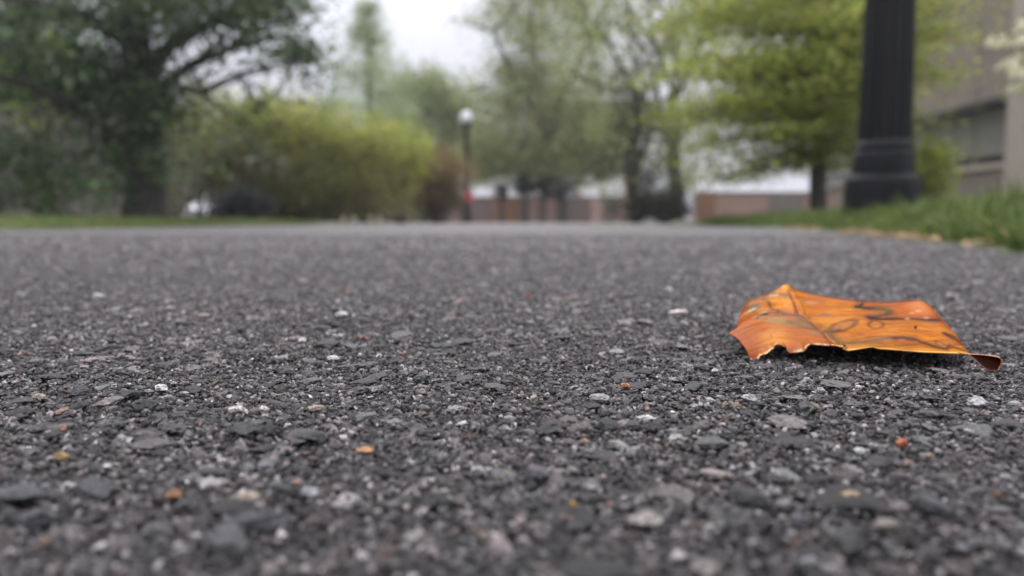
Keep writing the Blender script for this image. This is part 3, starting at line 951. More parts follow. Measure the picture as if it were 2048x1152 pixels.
# straw and dead leaf litter where grass meets the path
n = 6000
yy = 0.6 + 4.8 * r.rand(n) ** 1.3
oo = np.abs(r.randn(n)) * 0.07 * (1 + 0.8 * vnoise(yy, yy * 0, 109, 2, 2.2)) - 0.035
sel = vnoise(yy, yy * 0, 111, 3, 2.6) > -0.15
yy, oo = yy[sel], oo[sel]; n = len(yy)
P = np.stack([xr(yy) + oo, yy, np.maximum(bank(oo + 0.03, yy), 0) + 0.003 + 0.012 * r.rand(n)], 1)
L = 0.008 + 0.024 * r.rand(n); th = r.uniform(0, PI2, n); W = np.where(r.rand(n) < 0.25, L * 0.3, 0.0025)
dv = np.stack([np.cos(th), np.sin(th), 0.35 * r.randn(n)], 1) * L[:, None] / 2
sv = np.stack([-np.sin(th), np.cos(th), 0.3 * r.randn(n)], 1) * W[:, None] / 2
V = np.stack([P - dv, P + sv, P + dv, P - sv], 1).reshape(-1, 3)
F = np.arange(n * 4).reshape(-1, 4)
ct = np.array([0.42, 0.30, 0.16]) * np.exp(r.randn(n, 1) * 0.3)
ct[r.rand(n) < 0.25] = [0.36, 0.19, 0.08]
o = mesh_np('straw_litter', V, F, M['grass'], None, np.repeat(np.clip(ct, 0, 0.8), 4, axis=0))
tag(o, 'dry tan straw and dead leaf bits along the grass edge', 'litter', kind='stuff')

# ------------------------------------------------------------------ foliage tools
def leaves(Cn, size, cols, seed, flat=0.0, aspect=0.5):
    r = rs(seed)
    n = len(Cn)
    a = r.randn(n, 3); a[:, 2] *= (1 - flat); a /= np.linalg.norm(a, axis=1)[:, None]
    b = r.randn(n, 3); b[:, 2] *= (1 - flat * 0.85)
    b -= (b * a).sum(1)[:, None] * a; b /= np.linalg.norm(b, axis=1)[:, None] + 1e-9
    L = size * np.exp(r.randn(n) * 0.25)
    a = a * L[:, None] / 2; b = b * (L * aspect)[:, None] / 2
    V = np.stack([Cn - a, Cn + b, Cn + a, Cn - b], 1).reshape(-1, 3)
    return V, np.arange(n * 4).reshape(-1, 4), np.repeat(cols, 4, axis=0)


def leaf_cols(n, c, seed, var=0.3, hue=0.08, clump=None):
    r = rs(seed)
    k = np.array(c)[None] * np.exp(r.randn(n, 1) * var) * (1 + hue * r.randn(n, 3))
    if clump is not None:
        k = k * clump[:, None]
    return np.clip(k, 0.004, 0.8)


def clumps(centres, spread, per, seed, squash=(1, 1, 0.7)):
    r = rs(seed)
    n = len(centres)
    sp = spread * np.exp(r.randn(n) * 0.3)
    P = np.repeat(centres, per, axis=0) + r.randn(n * per, 3) * np.repeat(sp, per)[:, None] * np.array(squash)
    return P, np.repeat(np.exp(r.randn(n) * 0.3), per)


def branch(mb, r, p, d, length, rad, depth, tips, up=0.12, wander=0.22, kids=(3, 5), spread=0.75, shrink=0.62, seg=7, mids=True):
    n = 6
    P = [np.array(p, float)]; d = np.array(d, float); d /= np.linalg.norm(d)
    for k in range(n):
        d = d + r.randn(3) * wander * 0.5 + np.array([0, 0, up * 0.4]); d /= np.linalg.norm(d)
        P.append(P[-1] + d * length / n)
    radii = np.linspace(rad, rad * 0.5, n + 1)
    mb.tube(P, radii, seg)
    if depth == 0:
        tips += [P[-1], P[-2], P[-4]]
        return
    for k in range(r.randint(kids[0], kids[1] + 1)):
        i = r.randint(2, n + 1)
        dd = d + r.randn(3) * spread
        branch(mb, r, P[i], dd, length * shrink * r.uniform(0.75, 1.2), radii[i] * 0.62, depth - 1, tips, up, wander, kids, spread, shrink, 5)


def plant(name, base, label, cat, group=None):
    o = empty(name, base)
    return tag(o, label, cat, group)


def tips_arr(t):
    return np.array(t)


# ---- big dark tree beyond the near lawn
b0 = at(290, 443, 9.0); b0[2] = 0.0
T = plant('broadleaf_tree', b0, 'big dark leafy tree with a thick leaning double trunk over the lawn', 'tree')
mb = MB(); tips = []; r = rs(201)
tr = [b0, at(292, 400, 9), at(296, 330, 9), at(292, 250, 9), at(285, 170, 9), at(270, 90, 9), at(262, 10, 9), at(255, -120, 9), at(250, -260, 9)]
mb.tube(tr, [.30, .24, .215, .20, .19, .18, .16, .13, .07], 14)
limbs = [([(300, 330), (215, 270), (160, 215), (60, 170), (-60, 140)], .12), ([(290, 240), (330, 170), (380, 130), (450, 100), (560, 70)], .10), ([(285, 170), (340, 90), (430, 40), (520, 0), (620, -20)], .11),
         ([(270, 90), (180, 40), (80, 10), (-60, -30)], .11), ([(262, 10), (360, -60), (480, -90)], .10), ([(262, 0), (200, -80), (80, -140)], .1), ([(290, 280), (230, 300), (140, 310), (40, 300)], .06),
         ([(335, 165), (400, 185), (470, 150), (600, 115)], .05), ([(292, 300), (330, 220), (350, 190), (400, 170)], .05)]
for k, (pts, rr_) in enumerate(limbs):
    Ys = 9 + np.linspace(0, r.uniform(-1.2, 1.2), len(pts))
    Pp = [at(x, y, Y) for (x, y), Y in zip(pts, Ys)]
    mb.tube(Pp, np.linspace(rr_, rr_ * 0.3, len(Pp)), 8)
    for i in range(1, len(Pp)):
        for q in range(2):
            branch(mb, r, Pp[i], r.randn(3) * [1, 1, 0.6], 0.8, rr_ * 0.3, 1, tips, 0.0, 0.3, (2, 3))
mb.build('trunk', M['bark'], T, smooth=True).location = -Vector(b0)
tp = tips_arr(tips)


def in_view_px(P):
    d = P - np.array([0, 0, CAMZ])
    c, s = math.cos(PITCH), math.sin(PITCH)
    f = d[:, 1] * c - d[:, 2] * s; upv = d[:, 1] * s + d[:, 2] * c
    return 1024 + FPX * d[:, 0] / f, 576 - FPX * upv / f


def region_clumps(boxes, seed):
    """clump centres inside a set of blobs given as (px,py,rx,ry,Y,dY,count)"""
    r = rs(seed)
    out = []
    for (px, py, rx, ry, Y, dY, n) in boxes:
        q = r.randn(n, 3); q /= np.linalg.norm(q, axis=1)[:, None]; q *= r.rand(n, 1) ** 0.4
        for k in range(n):
            out.append(at(px + q[k, 0] * rx, py + q[k, 1] * ry, Y + q[k, 2] * dY))
    return np.array(out)


blobs = [(90, 60, 200, 90, 9, 1.3, 60), (330, 0, 170, 66, 9, 1.3, 50), (520, -10, 110, 50, 9, 0.9, 24), (120, 160, 150, 60, 9, 1, 30), (60, 310, 130, 60, 8.6, 0.9, 19), (150, 380, 120, 45, 8.6, 0.8, 16), (30, 390, 90, 45, 8.6, 0.6, 8),
         (250, 130, 80, 70, 9, 0.8, 22), (290, 190, 70, 50, 9, 0.6, 10), (600, 112, 45, 28, 9, 0.3, 9), (470, 40, 120, 40, 9, .7, 14), (510, 125, 30, 25, 9, 0.3, 3), (200, 250, 70, 60, 9, 0.6, 12), (240, -150, 420, 120, 9, 2.2, 110), (-120, 100, 120, 160, 9, 1.4, 40), (240, 330, 60, 60, 9, .6, 10), (290, 220, 70, 60, 8.5, .2, 11), (300, 310, 50, 50, 8.5, .2, 4)]
cn = region_clumps(blobs, 202)
P, cl_ = clumps(cn, 0.18, 66, 203)
P3, cl3 = clumps(tp[rs(5).permutation(len(tp))[:80]], 0.13, 16, 204)
P = np.concatenate([P, P3]); cl_ = np.concatenate([cl_, cl3])
V, F, Cg = leaves(P, 0.08, leaf_cols(len(P), (0.118, 0.165, 0.082), 205, 0.3, 0.08, cl_), 206, 0.3)
mesh_np('crown', V, F, M['leafy'], T, Cg)
# yellow-green shrub seen through its branches
def shrub(name, blobs, col, label, seed, leaf=0.08, sp=0.2, per=60, twigs=True, cat='shrub', group=None, base=None, var=0.3, flat=0.1, stemcol='twig', lowcol=None, stem_n=16):
    bx, by, rx, ry, Y = blobs[0][:5]
    b = at(bx, 443, Y) if base is None else np.array(base, float)
    b[2] = 0.0
    T = plant(name, b, label, cat, group)
    cn = region_clumps(blobs, seed)
    cn[:, 2] = np.maximum(cn[:, 2], 0.12)
    mb = MB(); r = rs(seed + 1)
    for k in range(stem_n):
        e = cn[r.randint(len(cn))]
        s = b + np.array([r.randn() * 0.25 * rx / 200, r.randn() * 0.2, 0.0])
        m1 = s * 0.6 + e * 0.4 + np.array([0, 0, 0.25 * (e[2] - s[2])]) + r.randn(3) * 0.06
        mb.tube([s, m1, e], [0.022, 0.014, 0.006], 5)
    mb.build('stem', M[stemcol], T, smooth=True).location = -Vector(b)
    P, c_ = clumps(cn, sp, per, seed + 2)
    P = P[P[:, 2] > 0.02] if len(P) else P
    c_ = np.ones(len(P)) * np.exp(rs(seed + 5).randn(len(P)) * 0.05)
    V, F, Cg = leaves(P, leaf, leaf_cols(len(P), col, seed + 3, var, 0.08, c_), seed + 4, flat)
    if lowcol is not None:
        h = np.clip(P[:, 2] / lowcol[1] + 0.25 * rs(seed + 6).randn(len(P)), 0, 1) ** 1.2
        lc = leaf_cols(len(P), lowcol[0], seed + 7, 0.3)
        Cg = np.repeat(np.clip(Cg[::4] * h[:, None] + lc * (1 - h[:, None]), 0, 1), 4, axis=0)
    mesh_np('foliage', V, F, M['leafy'], T, Cg)
    return T


shrub('shrub', [(95, 105, 45, 28, 12.5, .6, 10), (20, 135, 35, 28, 12.5, .5, 7), (70, 200, 40, 80, 12.5, .4, 6)], (0.36, 0.44, 0.05), 'bright yellow-green young shrub glimpsed through the dark tree', 301, 0.09, 0.16, 60)
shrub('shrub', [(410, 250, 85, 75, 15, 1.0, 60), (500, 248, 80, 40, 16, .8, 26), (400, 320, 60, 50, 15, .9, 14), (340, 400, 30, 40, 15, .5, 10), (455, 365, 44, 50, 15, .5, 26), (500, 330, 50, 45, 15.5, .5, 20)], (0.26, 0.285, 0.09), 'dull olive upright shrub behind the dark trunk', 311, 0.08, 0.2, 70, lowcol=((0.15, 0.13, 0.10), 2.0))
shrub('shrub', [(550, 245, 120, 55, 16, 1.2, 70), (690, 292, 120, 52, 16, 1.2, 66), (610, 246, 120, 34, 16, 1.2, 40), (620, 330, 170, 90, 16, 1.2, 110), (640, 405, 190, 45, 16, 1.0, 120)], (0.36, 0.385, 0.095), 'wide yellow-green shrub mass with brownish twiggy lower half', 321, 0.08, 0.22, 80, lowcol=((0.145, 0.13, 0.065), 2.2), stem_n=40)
shrub('shrub', [(800, 300, 55, 50, 18, .8, 50), (770, 350, 70, 50, 18, .8, 40), (740, 280, 50, 50, 18, .8, 20)], (0.30, 0.34, 0.05), 'bright yellow-green rounded shrub between the wide mass and the lamp', 331, 0.08, 0.2, 80)
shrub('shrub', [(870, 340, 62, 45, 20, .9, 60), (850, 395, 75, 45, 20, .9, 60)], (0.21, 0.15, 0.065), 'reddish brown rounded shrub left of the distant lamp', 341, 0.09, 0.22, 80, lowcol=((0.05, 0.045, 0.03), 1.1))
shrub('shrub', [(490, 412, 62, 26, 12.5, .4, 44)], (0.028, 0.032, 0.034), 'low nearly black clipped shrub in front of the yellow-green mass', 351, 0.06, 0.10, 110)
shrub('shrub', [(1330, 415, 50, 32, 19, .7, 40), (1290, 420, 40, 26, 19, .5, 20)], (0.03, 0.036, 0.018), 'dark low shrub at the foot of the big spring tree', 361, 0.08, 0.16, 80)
shrub('shrub', [(1860, 330, 40, 60, 9.0, .4, 16), (1830, 375, 36, 25, 9.0, .4, 10)], (0.24, 0.28, 0.055), 'small light green shrub behind the near lamp post', 371, 0.07, 0.12, 60)

# ---- far-off tree belt that closes the view behind the shrubs
r = rs(391)
cn = np.array([at(px_, 443 - hh * (0.75 + 0.35 * math.sin(px_ / 47.0) + 0.2 * math.sin(px_ / 19.0)), 58 + 3 * r.randn()) for px_, hh in zip(r.uniform(120, 880, 900), r.rand(900) * np.where(np.arange(900) < 620, 105, 175))])
P, c_ = clumps(cn, 0.8, 40, 392)
P = P[P[:, 2] > 0]
V, F, Cg = leaves(P, 0.42, leaf_cols(len(P), (0.12, 0.125, 0.075), 393, 0.35, 0.08), 394)
o = mesh_np('treeline', V, F, M['leafy'], None, Cg)
tag(o, 'far dull green belt of trees closing the view behind the shrubs', 'trees', kind='stuff')

# ---- conical pale tree
b = at(742, 443, 30); b[2] = 0
T = plant('conifer_tree', b, 'tall narrow pale green conical tree behind the shrubs', 'tree')
mb = MB(); mb.tube([b, b + [0, 0, 3], b + [0, 0, 6], b + [0, 0, 8.5]], [.22, .16, .09, .02], 8)
r = rs(401); cn = []
for k in range(420):
    h = 0.6 + 8.0 * r.rand() ** 1.15
    rad = min(0.56 * (8.8 - h), 2.5) * r.rand() ** 0.45
    th = r.uniform(0, PI2)
    cn.append(b + [rad * math.cos(th), rad * math.sin(th), h - rad * 0.15])
for k in range(24):
    h = r.uniform(1, 7.5); th = r.uniform(0, PI2); rd_ = 2.2 * (1 - h / 8.7)
    mb.tube([b + [0, 0, h], b + [rd_ * math.cos(th), rd_ * math.sin(th), h - 0.1]], [.035, .008], 5)
mb.build('trunk', M['bark_grey'], T, smooth=True).location = -Vector(b)
P, c_ = clumps(np.array(cn), 0.26, 62, 402)
V, F, Cg = leaves(P, 0.10, leaf_cols(len(P), (0.34, 0.41, 0.23), 403, 0.25, 0.06, c_ ** 0.6), 404, 0.2)
mesh_np('crown', V, F, M['leafy'], T, Cg)


def spread_tree(name, px, Y, h_trunk, trunk_r, blobs, col, label, seed, leaf=0.1, sp=0.35, per=50, bark='bark_grey', limbs=(), var=0.28, aspect=0.5, limb_r=0.09, group=None, flat=0.15, tip_leaves=True, nb=2):
    b = at(px, 443, Y); b[2] = 0
    T = plant(name, b, label, 'tree', group)
    mb = MB(); r = rs(seed); tips = []
    tw = [b + np.array([0.08 * r.randn() * k, 0.08 * r.randn() * k, h_trunk * k / 4]) for k in range(5)]
    mb.tube(tw, np.linspace(trunk_r * 1.25, trunk_r * 0.7, 5), 10)
    for pts in limbs:
        Ys = Y + np.linspace(0, r.uniform(-1.5, 1.5), len(pts))
        Pp = [at(x, y, yk) for (x, y), yk in zip(pts, Ys)]
        mb.tube(Pp, np.linspace(limb_r, limb_r * 0.4, len(Pp)), 8)
        for i in range(1, len(Pp)):
            for q in range(nb):
                branch(mb, r, Pp[i], r.randn(3) + [0, 0, 0.5], 1.7, limb_r * 0.4, 2, tips, 0.1, 0.3, (2, 3))
    cn = region_clumps(blobs, seed + 1)
    if not limbs:
        for k in range(min(30, len(cn))):
            e = cn[r.randint(len(cn))]
            s = tw[2 + r.randint(3)]
            mid = (s + e) / 2 + r.randn(3) * 0.2 + [0, 0, 0.3]
            mb.tube([s, mid, e], [trunk_r * .4, trunk_r * .22, 0.012], 6)
    mb.build('trunk', M[bark], T, smooth=True).location = -Vector(b)
    P, c_ = clumps(cn, sp, per, seed + 2)
    if tips and tip_leaves:
        tt_ = np.array(tips); Pt, ct_ = clumps(tt_, sp * 0.5, 8, seed + 6)
        P = np.concatenate([P, Pt]); c_ = np.concatenate([c_, ct_])
    k = P[:, 2] > 0.1
    P, c_ = P[k], c_[k]
    V, F, Cg = leaves(P, leaf, leaf_cols(len(P), col, seed + 3, var, 0.08, c_ ** 0.7), seed + 4, flat, aspect)
    mesh_np('crown', V, F, M['leafy'], T, Cg)
    return T


G_ = 'spring trees beyond the plaza'
spread_tree('broadleaf_tree', 870, 42, 3.0, .2, [(860, 200, 75, 60, 42, 2, 70), (905, 260, 80, 90, 42, 2, 80), (950, 300, 60, 60, 42, 2, 50), (800, 220, 60, 80, 42, 2, 50)], (0.25, 0.29, 0.12), 'rounded mid green tree rising straight behind the distant lamp globe', 411, 0.2, 0.5, 90, group=G_)
spread_tree('broadleaf_tree', 610, 40, 4.0, .22, [(610, 190, 75, 50, 40, 1.5, 26), (560, 215, 90, 30, 40, 1.5, 22), (690, 160, 40, 60, 40, 1.5, 12)], (0.22, 0.22, 0.17), 'thin greyish barely leafed tree above the wide shrub mass', 421, 0.12, 0.5, 18, group=G_)
spread_tree('broadleaf_tree', 1090, 34, 4.5, .26, [(1075, 60, 110, 130, 34, 2, 80), (1110, 230, 130, 115, 34, 2, 110), (1205, 200, 55, 80, 34, 2, 14), (1020, 280, 80, 80, 34, 2, 56), (1010, 180, 60, 60, 34, 2, 26), (1130, -60, 150, 110, 34, 2.5, 80), (1000, 30, 50, 60, 34, 1, 8), (975, 325, 60, 34, 34, 1.2, 40), (1075, 330, 90, 32, 34, 1.2, 60), (1180, 290, 60, 62, 34, 1.2, 44), (1190, 350, 45, 22, 34, 1, 14)], (0.32, 0.355, 0.145), 'tall soft grey-green tree in the middle behind the plaza', 431, 0.15, 0.5, 100, group=G_,
            limbs=[[(1090, 370), (1085, 250), (1070, 120), (1060, -20)], [(1088, 260), (1140, 160), (1190, 60), (1230, -40)], [(1088, 240), (1030, 160), (985, 60)]], limb_r=.16)
spread_tree('broadleaf_tree', 1352, 22, 3.8, .2, [(1250, 40, 130, 90, 22, 2, 30), (1400, 60, 100, 100, 22, 2, 16), (1180, 120, 80, 80, 22, 1.6, 26), (1350, 260, 95, 60, 22, 1.5, 34), (1300, -110, 240, 90, 22, 2.5, 60), (1240, 260, 60, 60, 22, 1, 18), (1370, 350, 40, 60, 22, .6, 12)], (0.31, 0.35, 0.14), 'big spreading spring tree with dark forked limbs against the sky', 441, 0.11, 0.36, 58, 'bark_grey',
            limbs=[[(1352, 250), (1345, 180), (1315, 110), (1300, 40), (1310, -60)], [(1350, 230), (1352, 160), (1348, 70), (1346, -40)], [(1352, 200), (1390, 110), (1420, 50), (1470, -10)], [(1348, 260), (1270, 190), (1220, 90), (1170, 20)], [(1350, 300), (1280, 190), (1240, 180)], [(1352, 330), (1320, 210), (1300, 110), (1260, 60)]], limb_r=.085, group=G_)
spread_tree('conifer_tree', 1275, 20, 3.6, .16, [(1275, 250, 55, 70, 20, .8, 30), (1250, 345, 50, 35, 20, .8, 12), (1300, 370, 40, 40, 20, .8, 14), (1270, 180, 40, 60, 20, .7, 14), (1225, 410, 30, 25, 20, .5, 6), (1215, 320, 40, 34, 20, .6, 12), (1320, 320, 36, 60, 20, .6, 16)], (0.10, 0.11, 0.055), 'ragged dark olive evergreen beside the big spring tree', 451, 0.09, 0.22, 60, 'bark',
            limbs=[[(1275, 443), (1275, 330), (1272, 200), (1268, 120)], [(1276, 340), (1300, 250), (1290, 190)]], limb_r=.09, group=G_, nb=1)

# ---- layered yellow-green tree near the lamp post
b = at(1637, 415, 9.0); b[2] = 0.05
T = plant('layered_tree', b, 'yellow-green tree with flat tiers of branches beside the black lamp post', 'tree')
mb = MB(); r = rs(461); cn = []
mb.tube([b, at(1636, 330, 9), at(1637, 200, 9), at(1634, 80, 9), at(1636, -60, 9), at(1636, -260, 9)], [.10, .10, .085, .075, .06, .02], 10)
for k in range(175):
    zpx = (335 - 560 * r.rand()) if k < 120 else r.uniform(20, 235)
    st = at(1636, zpx, 9.0)
    th = r.uniform(0, PI2)
    Lb = (2.05 if zpx < 260 else (1.4 if zpx < 330 else 0.8)) * r.uniform(0.55, 1.0) * (1 - max(0, -zpx) / 420)
    if math.cos(th) > 0:
        Lb *= 0.78
    if math.cos(th) < 0 and 240 < zpx < 400:
        Lb *= 0.5 if r.rand() < 0.8 else 1.0
    dr = np.array([math.cos(th), math.sin(th), r.uniform(-0.16, 0.10)])
    e = st + dr * Lb
    mb.tube([st, st + dr * Lb * .5 + [0, 0, 0.06], e], [.022, .013, .004], 5)
    for q in range(int(9 * Lb) + 2):
        t = r.uniform(0.2, 1.05)
        cn.append(st + dr * Lb * t + np.array([r.randn() * .13, r.randn() * .13, r.randn() * .02 - 0.02]))
for k in range(64):
    px_, py_ = r.uniform(1370, 1610), r.uniform(225, 372)
    e = at(px_, py_, 9.0 + r.randn() * .5); st = at(1636, py_ - 30, 9.0)
    mb.tube([st, (st + e) / 2 + [0, 0, .05], e], [.012, .008, .003], 5)
    for q in range(2):
        cn.append(e + r.randn(3) * [.14, .14, .02])
mb.build('trunk', M['bark'], T, smooth=True).location = -Vector(b)
P, c_ = clumps(np.array(cn), 0.18, 23, 462, (1.15, 1, 0.26))
V, F, Cg = leaves(P, 0.06, leaf_cols(len(P), (0.33, 0.365, 0.085), 463, 0.25, 0.07, c_ ** 0.6), 464, 0.55)
mesh_np('crown', V, F, M['leafy'], T, Cg)

# ---- flowering dogwood reaching in from the side
b = np.array([3.75, 4.6, 0.1])
T = plant('flowering_tree', b, 'small tree with creamy white blossom reaching in beside the building', 'tree')
mb = MB(); r = rs(471)
mb.tube([b, b + [-.03, .02, .6], b + [.02, .0, 1.2], b + [0.05, 0.05, 1.9]], [.07, .055, .045, .02], 9)
fl = []
for (px, py, sx, sy) in [(2075, 60, 62, 22), (2050, 85, 60, 10), (2040, 120, 40, 20), (2060, 140, 46, 9), (2055, 175, 46, 11), (2120, 20, 70, 40), (2150, 110, 60, 60), (2230, 40, 60, 80), (2320, 90, 70, 70)]:
    e = at(px - sx * 0.9, py, 4.6); s = b + np.array([0, 0, 1.1 + r.rand() * 0.3])
    mb.tube([s, (s + e) / 2 + [0, 0, 0.08], e], [.02, .012, .004], 6)
    for k in range(26):
        fl.append(at(px + r.randn() * sx * 0.5, py + r.randn() * sy * 0.5, 4.6 + r.randn() * 0.12))
mb.build('trunk', M['bark_grey'], T, smooth=True).location = -Vector(b)
fl = np.array(fl); V, F, C_ = [], [], []
for i in range(4):
    th = i * np.pi / 2 + r.uniform(0, 6, len(fl))
    off = np.stack([np.cos(th), 0.6 * np.sin(th), 0.7 * np.sin(th + 1)], 1) * 0.018
    V.append(fl + off)
Pp = np.concatenate(V)
V, F, Cg = leaves(Pp, 0.044, leaf_cols(len(Pp), (0.78, 0.74, 0.56), 472, 0.06, 0.02), 473, 0.2, 0.9)
mesh_np('blossom', V, F, M['petal'], T, Cg)
Pg = np.repeat(fl, 2, axis=0) + rs(474).randn(len(fl) * 2, 3) * 0.03
V, F, Cg = leaves(Pg, 0.03, leaf_cols(len(Pg), (0.2, 0.24, 0.06), 475), 476)
mesh_np('foliage', V, F, M['leafy'], T, Cg)

# ------------------------------------------------------------------ lamp posts
def lamp(loc, label, g='black lamp posts'):
    T = empty('lamp_post', loc); tag(T, label, 'lamp post', g)
    oct8 = math.pi / 8
    o = MB(); o.lathe([(.182, -.14), (.182, .0), (.180, .16), (.176, .178), (.168, .19), (.148, .200)], 48); o.build('base', M['iron'], T, smooth=True)
    o = MB(); o.lathe([(.146, .196), (.145, .286), (.141, .300), (.134, .312)], 48); o.build('base_step', M['iron'], T, smooth=True)
    o = MB(); o.lathe([(.132, .310), (.137, .318), (.138, .328), (.135, .338), (.127, .350), (.121, .360)], 40); o.build('collar', M['iron'], T, smooth=True)
    fl_ = lambda th: 1 - 0.055 * np.abs(np.sin(th * 8)) ** 0.6
    fl_ = lambda th: 1 - 0.10 * np.abs(np.sin(th * 8 + 0.35)) ** 1.5
    o = MB(); o.lathe([(.125, .345), (.123, .5), (.119, .8), (.112, 1.2), (.100, 1.9), (.085, 2.6), (.078, 3.0)], 128, flute=fl_); o.build('shaft', M['iron'], T, smooth=True)
    o = MB(); o.lathe([(.09, 2.99), (.115, 3.03), (.115, 3.08), (.085, 3.12), (.095, 3.2), (.15, 3.28), (.17, 3.32), (.17, 3.36), (.12, 3.37)], 32); o.build('capital', M['iron'], T, smooth=True)
    o = MB(); a_ = np.linspace(-1.15, 1.35, 14)
    o.lathe([(.215 * math.cos(x), 3.56 + .22 * math.sin(x)) for x in a_], 32); o.build('globe', M['globe'], T, smooth=True)
    o = MB(); o.lathe([(.06, 3.765), (.06, 3.79), (.03, 3.81), (.022, 3.86), (.004, 3.9)], 16); o.build('finial', M['iron'], T, smooth=True)
    T.scale = (1.06, 1.06, 1.11)
    return T


L1p = at(1763, 405, 4.0)
L1 = lamp((L1p[0], 4.0, 0.078), 'close black fluted lamp post on a round stepped base in the grass')
L2 = L1.copy(); COL.objects.link(L2)
for ch in list(L1.children):
    c = ch.copy(); COL.objects.link(c); c.parent = L2
L2.location = (at(934, 443, 28.3)[0], 28.3, 0.0)
L2['label'] = 'distant black lamp post with a white globe on the plaza'
c = at(937, 393, 28.0)
mb = MB(); mb.box((c[0] - .15, 28.11, c[2] - .18), (c[0] + .15, 28.15, c[2] + .18))
s_ = mb.build('sign', M['red'], None)
tag(s_, 'small plain red plate fixed low on the distant lamp post', 'sign')

# ------------------------------------------------------------------ brick walls of the plaza
def xpx(px, Y): return (px - 1024) / FPX * Y


def wall(px0, px1, Y, ztop, piers, base_mat, label, segs=None):
    x0, x1 = xpx(px0, Y), xpx(px1, Y)
    T = empty('brick_wall', (x0, Y, 0)); tag(T, label, 'wall')
    mb = MB(); mb.box((0, 0, -.1), (x1 - x0, .35, ztop - .06)); mb.build('panel', M[base_mat], T)
    mb = MB(); mb.box((-.04, -.045, ztop - .06), (x1 - x0 + .04, .395, ztop)); mb.build('coping', M['cap'], T)
    for (pa, pb, m, h) in piers:
        a, b_ = xpx(pa, Y) - x0, xpx(pb, Y) - x0
        mb = MB(); mb.box((a, -.12, -.1), (b_, -.003 - .045, ztop - .003 + h)); mb.build('pier', M[m], T)
    return T


wall(866, 1262, 32, 1.12, [(896, 918, 'brick_pink', -.05), (983, 998, 'brick_orange', -.04), (1010, 1042, 'brick_orange', -.02), (1046, 1056, 'brick_mauve', -.02), (1058, 1076, 'brick_pink', -.04), (1092, 1110, 'brick_pink', .02), (1180, 1205, 'brick_pink', -.06), (1234, 1258, 'brick_pink', .05)], 'brick_mauve', 'low mauve brick wall with orange and pale brick piers across the plaza')
wall(1390, 1665, 24, 1.0, [(1391, 1426, 'brick_orange', .0), (1535, 1600, 'cap', -.02)], 'brick_pink', 'low pale brick wall with an orange end pier beyond the grass bank')

D_ = 'little dark trees along the plaza wall'
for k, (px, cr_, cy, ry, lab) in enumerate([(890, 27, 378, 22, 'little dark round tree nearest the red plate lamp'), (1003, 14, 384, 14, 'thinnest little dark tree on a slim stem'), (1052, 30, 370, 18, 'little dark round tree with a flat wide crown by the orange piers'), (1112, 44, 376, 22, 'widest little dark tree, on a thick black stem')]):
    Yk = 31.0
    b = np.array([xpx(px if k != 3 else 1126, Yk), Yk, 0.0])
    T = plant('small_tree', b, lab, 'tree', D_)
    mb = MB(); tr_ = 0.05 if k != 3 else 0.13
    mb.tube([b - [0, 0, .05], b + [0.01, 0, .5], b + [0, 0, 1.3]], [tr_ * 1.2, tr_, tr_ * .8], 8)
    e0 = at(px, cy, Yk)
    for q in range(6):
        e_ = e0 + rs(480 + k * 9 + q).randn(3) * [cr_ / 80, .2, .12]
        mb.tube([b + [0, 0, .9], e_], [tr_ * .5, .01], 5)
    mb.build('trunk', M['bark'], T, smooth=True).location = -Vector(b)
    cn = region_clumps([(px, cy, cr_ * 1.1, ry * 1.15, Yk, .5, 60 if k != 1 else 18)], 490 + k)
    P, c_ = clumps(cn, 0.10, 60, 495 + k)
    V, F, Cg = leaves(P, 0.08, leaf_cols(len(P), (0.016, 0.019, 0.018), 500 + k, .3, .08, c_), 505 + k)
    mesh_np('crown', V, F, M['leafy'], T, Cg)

for px, lab in ((688, 'pale wooden peg at the outer end of the row by the shrubs'), (709, 'second pale wooden peg from the outer end of the row'), (742, 'pale wooden peg third along the row, after the gap'), (760, 'pale wooden peg at the lamp end of the row by the shrubs')):
    Yk = 12.2; x = xpx(px, Yk)
    mb = MB(); mb.lathe([(.035, -.1), (.037, .095), (.030, .115), (.012, .125)], 10, c=(0, 0, 0))
    o = mb.build('peg', M['stake'], None, smooth=False); o.location = (x, Yk, 0.0)
    tag(o, lab, 'peg', 'pale pegs in a row')

# ------------------------------------------------------------------ buildings
# concrete building along the grass bank; its long face looks towards the path
XF = 12.0
T = empty('concrete_building', (XF, 10, 0)); tag(T, 'brown-grey concrete building with a recessed window band behind the lamp post', 'building')
def wbox(name, a, b, m, smooth=False):
    mb = MB(); mb.box(a, b); o = mb.build(name, M[m], T, local=False); o.location = -Vector((XF, 10, 0)); return o
wbox('upper_wall', (XF, 8, 3.12), (XF + 12, 28.6, 9.0), 'concrete')
for y in (13.0, 17.2, 19.4, 22.6, 25.8):
    wbox('joint', (XF - .004, y, 3.16), (XF + .02, y + .035, 8.99), 'concrete_dark')
wbox('soffit_edge', (XF - .02, 8, 2.98), (XF + .5, 28.6, 3.117), 'concrete_dark')  # near-black colour stands in for the soffit's shade
wbox('base_wall', (XF + .05, 8, -.3), (XF + 11.9, 28.5, 1.35), 'concrete')
wbox('ledge', (XF - .06, 8, 1.352), (XF + .7, 28.55, 1.5), 'concrete_pale')
wbox('core_wall', (XF + .72, 8.1, 1.353), (XF + 11.8, 28.4, 3.0), 'concrete')
wy = np.arange(8.4, 28, 2.4)
for y in wy:
    f_ = wbox('window', (XF + .6, y + .0, 1.502), (XF + .70, y + 2.36, 2.975), 'concrete')
    for (z0, z1, m) in ((1.80, 2.94, 'window'), (1.53, 1.76, 'darkglass')):
        mb = MB(); mb.box((XF + .59, y + .06, z0), (XF + .65, y + 2.30, z1)); mb.build('pane', M[m], f_)
